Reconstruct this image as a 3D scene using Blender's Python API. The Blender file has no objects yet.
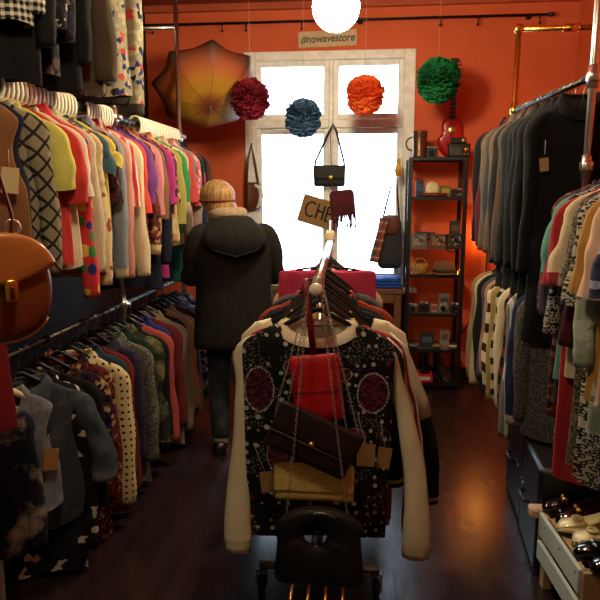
import bpy, math, random
from math import sin, cos, pi, radians as rad, atan2, exp, sqrt
from mathutils import Vector, Matrix, Euler, noise

S = bpy.context.scene
COL = S.collection
D = bpy.data

# ------------------------------------------------------------------ camera
F = 640.0
YAW, PIT, EYE = rad(6.0), rad(9.6), 1.6
RT = Vector((cos(YAW), sin(YAW), 0))
FW = Vector((-sin(YAW) * cos(PIT), cos(YAW) * cos(PIT), -sin(PIT)))
UP = Vector((-sin(YAW) * sin(PIT), cos(YAW) * sin(PIT), cos(PIT)))
cam = D.objects.new('camera', D.cameras.new('camera'))
COL.objects.link(cam)
cam.location = (0, 0, EYE)
cam.rotation_euler = (pi / 2 - PIT, 0, YAW)
cam.data.sensor_width = 36
cam.data.lens = F / 600 * 36
cam.data.clip_start = 0.05
S.camera = cam


def at(px, py, Y):
    """world point seen at pixel (px, py) at distance Y down the room"""
    d = FW * F + RT * (px - 300) + UP * (300 - py)
    return Vector((0, 0, EYE)) + d * (Y / d.y)


# ------------------------------------------------------------------ colours, materials
def hx(h):
    h = h.lstrip('#')
    out = []
    for i in (0, 2, 4):
        c = int(h[i:i + 2], 16) / 255
        out.append(c / 12.92 if c <= .04045 else ((c + .055) / 1.055) ** 2.4)
    return (out[0], out[1], out[2], 1)


MATS = {}


class NT:
    def __init__(s, name):
        s.m = D.materials.new(name)
        s.m.use_nodes = True
        s.t = s.m.node_tree
        s.n = s.t.nodes
        s.b = s.n['Principled BSDF']
        s.out = s.n['Material Output']

    def new(s, typ, **kw):
        n = s.n.new(typ)
        for k, v in kw.items():
            setattr(n, k, v)
        return n

    def link(s, a, b):
        s.t.links.new(a, b)

    def val(s, sock, v):
        if hasattr(v, 'is_output') or hasattr(v, 'links'):
            s.link(v, sock)
        else:
            sock.default_value = v

    def math(s, op, a, b=0.0, c=0.0):
        n = s.new('ShaderNodeMath', operation=op)
        s.val(n.inputs[0], a)
        s.val(n.inputs[1], b)
        s.val(n.inputs[2], c)
        return n.outputs[0]

    def mix(s, f, a, b):
        n = s.new('ShaderNodeMix', data_type='RGBA')
        s.val(n.inputs[0], f)
        s.val(n.inputs[6], a)
        s.val(n.inputs[7], b)
        return n.outputs[2]

    def noise(s, vec, scale, detail=2.0, rough=.5):
        n = s.new('ShaderNodeTexNoise')
        if vec is not None:
            s.link(vec, n.inputs['Vector'])
        n.inputs['Scale'].default_value = scale
        n.inputs['Detail'].default_value = detail
        n.inputs['Roughness'].default_value = rough
        return n

    def ramp(s, fac, stops, interp='LINEAR'):
        n = s.new('ShaderNodeValToRGB')
        n.color_ramp.interpolation = interp
        e = n.color_ramp.elements
        while len(e) < len(stops):
            e.new(.5)
        for i, (p, c) in enumerate(stops):
            e[i].position = p
            e[i].color = c
        s.link(fac, n.inputs[0])
        return n.outputs[0]

    def coords(s, kind='Object'):
        tc = s.new('ShaderNodeTexCoord')
        return tc.outputs[kind]

    def bump(s, h, strength, dist):
        b = s.new('ShaderNodeBump')
        b.inputs['Strength'].default_value = strength
        b.inputs['Distance'].default_value = dist
        s.link(h, b.inputs['Height'])
        s.link(b.outputs[0], s.b.inputs['Normal'])


def solid(name, col, rough=.5, metal=0., spec=.5, bump=0., bscale=40, coat=0., alpha=1, trans=0, vary=.12):
    key = 'solid ' + name
    if key in MATS:
        return MATS[key]
    t = NT(name)
    c = hx(col)
    v = t.coords()
    nz = t.noise(v, bscale * .4, 3)
    dk = tuple(x * (1 - vary) for x in c[:3]) + (1,)
    lt = tuple(min(1, x * (1 + vary)) for x in c[:3]) + (1,)
    t.link(t.ramp(nz.outputs[0], [(.3, dk), (.7, lt)]), t.b.inputs['Base Color'])
    t.b.inputs['Roughness'].default_value = rough
    t.b.inputs['Metallic'].default_value = metal
    t.b.inputs['Specular IOR Level'].default_value = spec
    t.b.inputs['Coat Weight'].default_value = coat
    t.b.inputs['Transmission Weight'].default_value = trans
    if bump:
        t.bump(t.noise(v, bscale, 4).outputs[0], bump, .01)
    MATS[key] = t.m
    return t.m


def emitter(name, col, strength):
    t = NT(name)
    t.n.remove(t.b)
    e = t.new('ShaderNodeEmission')
    e.inputs[0].default_value = hx(col)
    e.inputs[1].default_value = strength
    t.link(e.outputs[0], t.out.inputs[0])
    return t.m


def fab(spec, rough=.88, sheen=.0, metal=0., wr=.45):
    """a cloth; spec is 'pattern #colour #colour #colour scale'"""
    key = ('fab', spec, rough, metal, wr)
    if key in MATS:
        return MATS[key]
    tok = spec.split()
    pat = tok[0]
    cols = []
    for x in tok[1:]:
        if x[0] == '#':
            c = hx(x)
            l = .3 * c[0] + .59 * c[1] + .11 * c[2]
            cols.append(tuple((v * .88 + l * .12) * .93 for v in c[:3]) + (1,))   # washed, worn cloth
    nums = [float(x) for x in tok[1:] if x[0] != '#']
    sc = nums[0] if nums else 20
    t = NT('cloth ' + pat)
    v = t.coords()
    sep = t.new('ShaderNodeSeparateXYZ')
    t.link(v, sep.inputs[0])
    u_ = t.math('ADD', sep.outputs[0], t.math('MULTIPLY', sep.outputs[1], .8))
    z_ = sep.outputs[2]
    cmb = t.new('ShaderNodeCombineXYZ')
    t.link(u_, cmb.inputs[0])
    t.link(z_, cmb.inputs[1])
    uv = cmb.outputs[0]

    def vor(rnd=1.0, vec=uv, s=sc, feat='F1'):
        n = t.new('ShaderNodeTexVoronoi', voronoi_dimensions='2D', feature=feat)
        t.link(vec, n.inputs['Vector'])
        n.inputs['Scale'].default_value = s
        n.inputs['Randomness'].default_value = rnd
        return n

    def warp(amount):
        nz = t.noise(uv, sc * .8, 2)
        ad = t.new('ShaderNodeVectorMath', operation='MULTIPLY_ADD')
        t.link(nz.outputs['Color'], ad.inputs[0])
        ad.inputs[1].default_value = (amount, amount, 0)
        t.link(uv, ad.inputs[2])
        return ad.outputs[0]

    c1 = cols[0]
    c2 = cols[1] if len(cols) > 1 else c1
    c3 = cols[2] if len(cols) > 2 else c2
    if pat == 'plain':
        col = t.ramp(t.noise(v, 7, 3).outputs[0], [(.3, tuple(x * .88 for x in c1[:3]) + (1,)), (.7, c1)])
    elif pat == 'dots':
        r = nums[1] if len(nums) > 1 else .27
        n = vor(.15)
        col = t.mix(t.math('LESS_THAN', n.outputs['Distance'], r), c1, c2)
    elif pat == 'mdots':
        n = vor(.8)
        k = t.new('ShaderNodeSeparateColor')
        t.link(n.outputs['Color'], k.inputs[0])
        rc = t.ramp(k.outputs[0], [(0, c2), (.35, c3), (.7, cols[3])], 'CONSTANT')
        rad_ = t.math('ADD', .18, t.math('MULTIPLY', k.outputs[1], .25))
        col = t.mix(t.math('LESS_THAN', n.outputs['Distance'], rad_), c1, rc)
    elif pat == 'floral':
        sc *= 1.7
        n = vor(1, warp(.06 * 20 / sc), sc)
        k = t.new('ShaderNodeSeparateColor')
        t.link(n.outputs['Color'], k.inputs[0])
        st = [(0, c1), (.45, c2), (.72, c3)]
        if len(cols) > 3:
            st.append((.87, cols[3]))
        if len(cols) > 4:
            st.append((.94, cols[4]))
        col = t.ramp(k.outputs[0], st, 'CONSTANT')
    elif pat in ('stripe', 'hstripe'):
        w = t.math('FRACT', t.math('MULTIPLY', u_ if pat == 'stripe' else z_, sc))
        r = nums[1] if len(nums) > 1 else .5
        col = t.mix(t.math('LESS_THAN', w, r), c1, c2)
    elif pat == 'plaid':
        a = t.math('LESS_THAN', t.math('FRACT', t.math('MULTIPLY', u_, sc)), .42)
        b = t.math('LESS_THAN', t.math('FRACT', t.math('MULTIPLY', z_, sc)), .42)
        col = t.mix(t.math('MULTIPLY', t.math('ADD', a, b), .5), c1, c2)
        if len(cols) > 2:
            a2 = t.math('LESS_THAN', t.math('FRACT', t.math('MULTIPLY_ADD', z_, sc, .3)), .1)
            col = t.mix(a2, col, c3)
    elif pat == 'leopard':
        n = vor(1, warp(.03 * 40 / sc))
        d = n.outputs['Distance']
        ring = t.math('MULTIPLY', t.math('GREATER_THAN', d, .22), t.math('LESS_THAN', d, .5))
        col = t.mix(ring, c1, c2)
    elif pat == 'blotch':
        n = t.noise(v, sc, 3)
        col = t.ramp(n.outputs[0], [(0, c1), (.47, c2), (.57, c3)], 'CONSTANT')
    elif pat == 'acid':
        n = t.noise(v, sc, 5, .6)
        col = t.ramp(n.outputs[0], [(.5, c1), (.64, c2)])
    elif pat == 'diamond':
        a = t.math('MULTIPLY', t.math('ADD', u_, z_), sc)
        b = t.math('MULTIPLY', t.math('SUBTRACT', u_, z_), sc)
        la = t.math('LESS_THAN', t.math('ABSOLUTE', t.math('SUBTRACT', t.math('FRACT', a), .5)), .1)
        lb = t.math('LESS_THAN', t.math('ABSOLUTE', t.math('SUBTRACT', t.math('FRACT', b), .5)), .1)
        col = t.mix(t.math('MAXIMUM', la, lb), c1, c2)
    elif pat == 'tweed':
        n = t.noise(v, sc * 8, 2, .8)
        col = t.ramp(n.outputs[0], [(.4, c1), (.6, c2)])
    elif pat == 'zigzag':
        tri = t.math('ABSOLUTE', t.math('SUBTRACT', t.math('FRACT', t.math('MULTIPLY', u_, sc)), .5))
        w = t.math('FRACT', t.math('MULTIPLY_ADD', z_, sc, tri))
        col = t.mix(t.math('LESS_THAN', w, .45), c1, c2)
    elif pat == 'sequin':
        n = vor(.9, uv, 30)
        k = t.new('ShaderNodeSeparateColor')
        t.link(n.outputs['Color'], k.inputs[0])
        rr = t.math('MULTIPLY_ADD', k.outputs[1], .34, -.06)
        col = t.mix(t.math('LESS_THAN', n.outputs['Distance'], rr), c1, t.mix(t.math('GREATER_THAN', k.outputs[0], .86), c2, c3))
        n2 = vor(.9, uv, 85)
        small = t.math('MULTIPLY', t.math('LESS_THAN', n2.outputs['Distance'], .26), t.math('GREATER_THAN', t.noise(uv, 11, 1).outputs[0], .53))
        col = t.mix(small, col, tuple(x * .3 for x in c2[:3]) + (1,))

        def oval(cx, cz, a, b, colr):
            nonlocal col
            dx = t.math('DIVIDE', t.math('SUBTRACT', sep.outputs[0], cx), a)
            dz = t.math('DIVIDE', t.math('SUBTRACT', z_, cz), b)
            rr_ = t.math('ADD', t.math('MULTIPLY', dx, dx), t.math('MULTIPLY', dz, dz))
            front = t.math('LESS_THAN', sep.outputs[1], .0)
            vein = t.ramp(t.noise(uv, 70, 2).outputs[0], [(.44, hx('#1a0d12')), (.56, colr)])
            edge = t.mix(t.math('GREATER_THAN', vor(.5, uv, 130).outputs['Distance'], .45), c2, c1)
            col = t.mix(t.math('MULTIPLY', front, t.math('LESS_THAN', rr_, 1.25)), col, edge)
            col = t.mix(t.math('MULTIPLY', front, t.math('LESS_THAN', rr_, 1.0)), col, vein)
        for o in ((.19, -.375, .05, .065), (-.20, -.37, .048, .075), (-.085, -.285, .028, .022), (.02, -.62, .05, .05),
                  (-.13, -.60, .04, .06), (.13, -.53, .035, .03), (-.11, -.44, .03, .025), (.09, -.31, .025, .02)):
            oval(*o, c3)
    else:
        raise ValueError(pat)
    t.link(col, t.b.inputs['Base Color'])
    t.b.inputs['Roughness'].default_value = rough
    t.b.inputs['Metallic'].default_value = metal
    t.b.inputs['Specular IOR Level'].default_value = .25
    mp = t.new('ShaderNodeMapping')
    mp.inputs['Scale'].default_value = (1, 1, .35)
    t.link(v, mp.inputs[0])
    h = t.math('ADD', t.noise(mp.outputs[0], 16, 3).outputs[0], t.math('MULTIPLY', t.noise(v, 260, 1).outputs[0], .06))
    t.bump(h, wr, .03)
    MATS[key] = t.m
    return t.m


# ------------------------------------------------------------------ mesh builder
class MB:
    def __init__(s):
        s.v, s.f = [], []

    def add(s, vs, fs):
        o = len(s.v)
        s.v += [tuple(x) for x in vs]
        s.f += [tuple(i + o for i in f) for f in fs]
        return s

    def box(s, c, size, rot=None):
        x, y, z = (k / 2 for k in size)
        vs = [Vector((a * x, b * y, d * z)) for a in (-1, 1) for b in (-1, 1) for d in (-1, 1)]
        if rot:
            m = Euler(rot).to_matrix()
            vs = [m @ q for q in vs]
        c = Vector(c)
        return s.add([q + c for q in vs], [(0, 1, 3, 2), (4, 6, 7, 5), (0, 4, 5, 1), (2, 3, 7, 6), (0, 2, 6, 4), (1, 5, 7, 3)])

    def loft(s, rings, cap0=False, cap1=False, closed=True):
        n = len(rings[0])
        vs = [p for r in rings for p in r]
        fs = []
        for i in range(len(rings) - 1):
            for j in range(n if closed else n - 1):
                k = (j + 1) % n
                fs.append((i * n + j, i * n + k, (i + 1) * n + k, (i + 1) * n + j))
        if cap0:
            fs.append(tuple(range(n - 1, -1, -1)))
        if cap1:
            b = (len(rings) - 1) * n
            fs.append(tuple(b + j for j in range(n)))
        return s.add(vs, fs)

    def tube(s, path, radii, seg=10, ref=(0, 1, 0), caps=True):
        path = [Vector(p) for p in path]
        n = len(path)
        if not isinstance(radii, (list, tuple)):
            radii = [radii] * n
        rings = []
        for i, p in enumerate(path):
            t = (path[min(i + 1, n - 1)] - path[max(i - 1, 0)])
            t.normalize()
            r = Vector(ref)
            if abs(r.normalized().dot(t)) > .97:
                r = Vector((1, 0, 0)) if abs(t.x) < .8 else Vector((0, 0, 1))
            b = (r - t * r.dot(t)).normalized()
            a = b.cross(t)
            q = radii[i]
            ra, rb = q if isinstance(q, (tuple, list)) else (q, q)
            rings.append([p + a * (ra * cos(2 * pi * j / seg)) + b * (rb * sin(2 * pi * j / seg)) for j in range(seg)])
        return s.loft(rings, caps, caps)

    def rod(s, a, b, r, seg=12):
        a, b = Vector(a), Vector(b)
        ref = (1, 0, 0) if abs((b - a).normalized().x) < .7 else (0, 1, 0)
        return s.tube([a, b], [r, r], seg, ref)

    def lathe(s, prof, c=(0, 0, 0), seg=24, axis='z'):
        rings = []
        c = Vector(c)
        for r, z in prof:
            ring = []
            for j in range(seg):
                a = 2 * pi * j / seg
                p = Vector((r * cos(a), r * sin(a), z))
                if axis == 'y':
                    p = Vector((p.x, -p.z, p.y))
                elif axis == 'x':
                    p = Vector((p.z, p.x, p.y))
                ring.append(p + c)
            rings.append(ring)
        return s.loft(rings, True, True)

    def sup(s, c, r, e1=.5, e2=.5, nu=24, nv=14, rot=None):
        """superellipsoid: e1 rounds top/bottom, e2 rounds the outline in x-y"""
        def pw(x, e):
            return math.copysign(abs(x) ** e, x)
        c = Vector(c)
        m = Euler(rot).to_matrix() if rot else None
        rings = []
        for i in range(nv + 1):
            a = -pi / 2 + pi * i / nv
            a = max(-pi / 2 + .02, min(pi / 2 - .02, a))
            ring = []
            for j in range(nu):
                b = 2 * pi * j / nu
                p = Vector((r[0] * pw(cos(a), e1) * pw(cos(b), e2), r[1] * pw(cos(a), e1) * pw(sin(b), e2), r[2] * pw(sin(a), e1)))
                if m:
                    p = m @ p
                ring.append(p + c)
            rings.append(ring)
        return s.loft(rings, True, True)

    def prism(s, outline, y0, y1):
        """outline of (x, z) pairs pushed from y0 to y1"""
        return s.loft([[(x, y0, z) for x, z in outline], [(x, y1, z) for x, z in outline]], True, True)

    def torus(s, c, R, r, seg=24, sub=8, axis='y', a0=0, a1=2 * pi):
        full = abs(a1 - a0 - 2 * pi) < 1e-6
        pts = []
        for i in range(seg + (0 if full else 1)):
            a = a0 + (a1 - a0) * i / seg
            rad_ = {'y': Vector((cos(a), 0, sin(a))), 'z': Vector((cos(a), sin(a), 0)), 'x': Vector((0, cos(a), sin(a)))}[axis]
            ax = {'y': Vector((0, 1, 0)), 'z': Vector((0, 0, 1)), 'x': Vector((1, 0, 0))}[axis]
            pts.append([Vector(c) + rad_ * (R + r * cos(2 * pi * j / sub)) + ax * (r * sin(2 * pi * j / sub)) for j in range(sub)])
        if full:
            pts.append(pts[0])
        return s.loft(pts, not full, not full)


def build(name, mb, mat, parent=None, sub=0, bevel=0., flat=False, solidify=0., loc=None):
    me = D.meshes.new(name)
    me.from_pydata(mb.v, [], mb.f)
    me.validate()
    me.materials.append(mat)
    if not flat:
        me.polygons.foreach_set('use_smooth', [True] * len(me.polygons))
    o = D.objects.new(name, me)
    COL.objects.link(o)
    if parent:
        o.parent = parent
    if loc:
        o.location = loc
    if bevel:
        m = o.modifiers.new('edge', 'BEVEL')
        m.width = bevel
        m.segments = 2
        m.limit_method = 'ANGLE'
        m.angle_limit = rad(40)
        if not flat:
            try:
                me.set_sharp_from_angle(angle=rad(40))
            except Exception:
                pass
    if solidify:
        m = o.modifiers.new('thick', 'SOLIDIFY')
        m.thickness = solidify
        m.offset = 0
    if sub:
        m = o.modifiers.new('smooth', 'SUBSURF')
        m.levels = m.render_levels = sub
    return o


LABELS = {}


def tag(o, label, cat, group=None):
    w = len(label.replace(',', ' ').split())
    if w > 16 or w < 4:
        print('LABEL LENGTH', w, label)
    if label.lower() in LABELS and not group:
        print('LABEL TWICE', label)
    LABELS[label.lower()] = o
    o['label'] = label
    o['category'] = cat
    if group:
        o['group'] = group
    return o


def thing(name, label, cat, loc=(0, 0, 0), rotz=0., group=None, rot=None):
    o = D.objects.new(name, None)
    o.empty_display_size = .05
    COL.objects.link(o)
    o.location = loc
    o.rotation_euler = rot if rot else (0, 0, rotz)
    return tag(o, label, cat, group)


def struct(name, mb, mat, parent=None, **kw):
    o = build(name, mb, mat, parent, flat=kw.pop('flat', True), **kw)
    if not parent:
        o['kind'] = 'structure'
    return o


# ------------------------------------------------------------------ common materials
CHROME = solid('chrome pipe', '#d6d3cc', .3, 1.)
BRASS = solid('brass pipe', '#d9a548', .25, 1.)
GOLD = solid('gold fitting', '#d6b45a', .3, 1.)
STEEL = solid('grey steel', '#8b8b8d', .35, 1.)
BLACKP = solid('black plastic', '#101012', .35)
WHITEP = solid('white plastic', '#efe8d0', .45)
RAILM = solid('worn steel rail', '#4a4743', .45, 1.)
CREAMW = solid('cream wood', '#dcc79a', .5)
KRAFT = solid('kraft paper', '#9a7548', .85, bump=.1, bscale=90)
BLACKLEATHER = solid('black leather', '#0c0c0d', .55, bump=.35, bscale=160)
BLACKIRON = solid('black iron', '#0e0c0b', .45)
# ------------------------------------------------------------------ the room
WY, XL, XR, YF, H = 5.5, -1.88, 1.62, -1.3, 3.12


def wall_paint():
    t = NT('orange wall paint')
    v = t.coords()
    n = t.noise(v, 1.6, 5, .6)
    t.link(t.ramp(n.outputs[0], [(.3, hx('#cb5428')), (.7, hx('#da6034'))]), t.b.inputs['Base Color'])
    t.b.inputs['Roughness'].default_value = .72
    t.bump(t.noise(v, 90, 4).outputs[0], .12, .01)
    return t.m


def floor_mat():
    t = NT('dark boards')
    v = t.coords()
    mp = t.new('ShaderNodeMapping')
    mp.inputs['Scale'].default_value = (1, .12, 1)
    t.link(v, mp.inputs[0])
    n = t.noise(mp.outputs[0], 14, 6, .65)
    sep = t.new('ShaderNodeSeparateXYZ')
    t.link(v, sep.inputs[0])
    gap = t.math('LESS_THAN', t.math('FRACT', t.math('MULTIPLY', sep.outputs[0], 7.5)), .025)
    col = t.ramp(n.outputs[0], [(.25, hx('#1c1213')), (.75, hx('#322020'))])
    col = t.mix(gap, col, hx('#0c0705'))
    t.link(col, t.b.inputs['Base Color'])
    r = t.noise(v, 5, 4)
    t.link(t.math('MULTIPLY_ADD', r.outputs[0], .2, .15), t.b.inputs['Roughness'])
    t.bump(t.math('SUBTRACT', n.outputs[0], t.math('MULTIPLY', gap, 2.0)), .12, .01)
    return t.m


WALL = wall_paint()
CEIL = solid('brick red ceiling', '#8e2f1c', .8)
WHITEPAINT = solid('white gloss paint', '#efece6', .4, bump=.05)
struct('floor', MB().box(((XL + XR) / 2, (WY + YF) / 2, -.05), (XR - XL + .4, WY - YF + .4, .1)), floor_mat())
struct('ceiling', MB().box(((XL + XR) / 2, (WY + YF) / 2, H + .05), (XR - XL + .4, WY - YF + .4, .1)), CEIL)
struct('wall_left', MB().box((XL - .1, (WY + YF) / 2, H / 2), (.2, WY - YF, H)), solid('dark brown wall paint', '#2a1914', .8))
struct('wall_right', MB().box((XR + .1, (WY + YF) / 2, H / 2), (.2, WY - YF, H)), WALL)
struct('wall_front', MB().box(((XL + XR) / 2, YF - .1, H / 2), (XR - XL + .4, .2, H)), solid('grey front wall', '#8f948a', .8))
# window opening in the back wall
wl, wr = at(246, 160, WY).x, at(413, 160, WY).x
wt, wb = at(330, 51, WY).z, .80
mb = MB()
mb.box(((XL - .2 + wl) / 2, WY + .15, H / 2), (wl - XL + .2, .3, H))
mb.box(((XR + .2 + wr) / 2, WY + .15, H / 2), (XR + .2 - wr, .3, H))
mb.box(((wl + wr) / 2, WY + .15, (wt + H) / 2), (wr - wl, .3, H - wt))
mb.box(((wl + wr) / 2, WY + .15, wb / 2), (wr - wl, .3, wb))
struct('wall_back', mb, WALL)
# cornice and skirting
struct('trim_1', MB().box(((XL + XR) / 2, WY - .025, H - .03), (XR - XL, .05, .06)), solid('cornice paint', '#b04a2a', .7), bevel=.012)
BASEB = solid('dark skirting paint', '#3a1710', .6)
struct('baseboard_back', MB().box(((XL + XR) / 2, WY - .01, .05), (XR - XL, .02, .1)), BASEB)
struct('baseboard_left', MB().box((XL + .01, (WY + YF) / 2, .05), (.02, WY - YF - .04, .1)), BASEB)
struct('baseboard_right', MB().box((XR - .01, (WY + YF) / 2, .05), (.02, WY - YF - .04, .1)), BASEB)

# window: frame, four sashes with panes
win = D.objects.new('window_1', None)
COL.objects.link(win)
win['kind'] = 'structure'
win.location = ((wl + wr) / 2, WY, wb)


def loc_w(px, py):
    p = at(px, py, WY + .02)
    return p.x - win.location.x, p.z - win.location.z


hw, hh = (wr - wl) / 2, wt - wb
mx = loc_w(330.5, 200)[0]
tz = loc_w(330, 124)[1]
m = MB()
m.box((-hw + .045, .03, hh / 2), (.09, .12, hh))
m.box((hw - .045, .03, hh / 2), (.09, .12, hh))
m.box((0, .03, hh - .035), (2 * hw - .18, .12, .07))
m.box((0, .03, .03), (2 * hw - .18, .12, .06))
build('frame', m, WHITEPAINT, win, bevel=.006)
build('mullion', MB().box((mx, .02, hh / 2 - .005), (.036, .09, hh - .13)), WHITEPAINT, win, bevel=.008)
build('transom', MB().box(((-hw + .09 + mx - .018) / 2, .02, tz), (mx - .018 + hw - .09, .09, .07)).box(((hw - .09 + mx + .018) / 2, .02, tz), (hw - .09 - mx - .018, .09, .07)), WHITEPAINT, win, bevel=.008)


def pane_mat():
    t = NT('window glass')
    t.n.remove(t.b)
    tr = t.new('ShaderNodeBsdfTransparent')
    gl = t.new('ShaderNodeBsdfGlossy')
    gl.inputs['Roughness'].default_value = .02
    fr = t.new('ShaderNodeFresnel')
    fr.inputs[0].default_value = 1.45
    mx_ = t.new('ShaderNodeMixShader')
    t.link(fr.outputs[0], mx_.inputs[0])
    t.link(tr.outputs[0], mx_.inputs[1])
    t.link(gl.outputs[0], mx_.inputs[2])
    t.link(mx_.outputs[0], t.out.inputs[0])
    return t.m


GLASS = pane_mat()
for (a0, a1) in ((-hw + .09, mx - .018), (mx + .018, hw - .09)):
    for (z0, z1) in ((.06, tz - .035), (tz + .035, hh - .07)):
        s = .046
        m = MB()
        m.box((a0 + s / 2, .03, (z0 + z1) / 2), (s, .05, z1 - z0))
        m.box((a1 - s / 2, .03, (z0 + z1) / 2), (s, .05, z1 - z0))
        m.box(((a0 + a1) / 2, .03, z0 + s / 2), (a1 - a0 - 2 * s, .05, s))
        m.box(((a0 + a1) / 2, .03, z1 - s / 2), (a1 - a0 - 2 * s, .05, s))
        o = build('sash', m, WHITEPAINT, win, bevel=.006)
        build('pane', MB().box(((a0 + a1) / 2, .035, (z0 + z1) / 2), (a1 - a0 - 2 * s, .006, z1 - z0 - 2 * s)), GLASS, o, flat=True)
m = MB().tube([(mx - .012, -.03, 1.0), (mx - .012, -.06, 1.0), (mx - .012, -.06, .9)], .009, 8, (1, 0, 0))
build('handle', m, STEEL, win)
build('window_sill', MB().box((0, -.085, -.015), (2 * hw + .1, .17, .035)), solid('pale sill paint', '#b9c4b8', .4), win, bevel=.008)

# ------------------------------------------------------------------ daylight and lamps
w = D.worlds.new('daylight')
S.world = w
w.use_nodes = True
bg = w.node_tree.nodes['Background']
bg.inputs[0].default_value = (.62, .82, 1, 1)
bg.inputs[1].default_value = 10.0
pl = D.lights.new('window_daylight', 'AREA')
pl.shape = 'RECTANGLE'
pl.size, pl.size_y = 2 * hw, hh
pl.cycles.is_portal = True
po = D.objects.new('window_portal', pl)
COL.objects.link(po)
po.location = ((wl + wr) / 2, WY + .32, (wt + wb) / 2)
po.rotation_euler = (-pi / 2, 0, 0)

BULBGLOBE = emitter('lit opal globe', '#fff1c6', 160.0)
BULBNEAR = emitter('lit opal globe near', '#fff1c6', 84.0)


def pendant(c, label, r=.12, em=None):
    t = thing('pendant_lamp', label, 'lamp', c)
    build('globe', MB().sup((0, 0, 0), (r, r, r), 1, 1, 32, 20), em or BULBGLOBE, t)
    build('cap', MB().lathe([(.045, 0), (.05, .02), (.035, .06), (.012, .075)], (0, 0, r * .93)), BLACKP, t)
    build('cord', MB().rod((0, 0, r + .06), (0, 0, H - c[2] - .025), .004), BLACKP, t)
    build('ceiling_rose', MB().lathe([(.05, 0), (.05, .012), (.03, .03)], (0, 0, H - c[2] - .031)), BLACKP, t)


gc = at(336, 7, 3.3)
pendant(gc, 'lit round white globe lamp hanging above the window end of the shop', .115)
pendant((-.4, 1.25, 2.8), 'lit globe lamp hanging over the near part of the shop floor', .12, BULBNEAR)

# curtain rod with hooks over the window
ra, rb = at(138, 26, WY - .07), at(549, 14, WY - .07)
zr = (ra.z + rb.z) / 2
t = thing('curtain_rod', 'thin dark curtain rod running along the orange wall above the window', 'rod', (ra.x, WY - .07, zr))
ln = rb.x - ra.x
build('rod', MB().rod((0, 0, 0), (ln, 0, 0), .011), BLACKIRON, t)
build('finial', MB().sup((ln + .015, 0, 0), (.028, .018, .018), 1, 1, 12, 8), BLACKIRON, t)
for px in (152, 222, 246, 302, 440, 478, 540):
    x = at(px, 22, WY - .07).x - ra.x
    build('hook', MB().torus((x, 0, -.012), .02, .0035, 14, 6, 'x').rod((x, 0, -.03), (x, 0, -.055), .004).sup((x, 0, -.058), (.012, .012, .012), 1, 1, 10, 6), BLACKIRON, t)
for px in (160, 360, 530):
    x = at(px, 22, WY - .07).x - ra.x
    build('bracket', MB().rod((x, 0, 0), (x, .068, 0), .009).lathe([(.022, 0), (.022, .008)], (x, .068, 0), axis='y'), BLACKIRON, t)

def mesh_from_text(o, width):
    bpy.context.view_layer.update()
    k = width / max(o.dimensions.x, 1e-4)
    me = D.meshes.new_from_object(o.evaluated_get(bpy.context.evaluated_depsgraph_get()))
    n = D.objects.new('lettering', me)
    COL.objects.link(n)
    n.parent, n.location, n.rotation_euler, n.scale = o.parent, o.location, o.rotation_euler, (k, max(k, .9), 1)
    nm = o.name
    D.objects.remove(o)
    n.name = 'lettering'
    return n


# sign over the window
c = at(327.5, 38.5, WY - .012)
a, b = at(298.5, 38, WY - .012), at(357, 38, WY - .012)
t = thing('wall_sign', 'small cream paper sign with slanted grey lettering above the window', 'sign', (c.x, WY - .006, c.z), rot=(0, rad(-1.5), 0))
sw = b.x - a.x
build('board', MB().box((0, 0, 0), (sw, .01, .125)), solid('cream card', '#c9b08c', .8), t, bevel=.002)
cu = D.curves.new('lettering', 'FONT')
cu.body = '#nowavestore'
cu.size = .095
cu.shear = .28
cu.extrude = .0015
cu.bevel_depth = .0016
cu.align_x = 'CENTER'
cu.align_y = 'CENTER'
cu.materials.append(solid('grey ink', '#5a534c', .8))
o = D.objects.new('lettering', cu)
COL.objects.link(o)
o.parent = t
o.rotation_euler = (pi / 2, 0, 0)
o.location = (0, -.0065, .0)
mesh_from_text(o, sw * .93)


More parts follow.
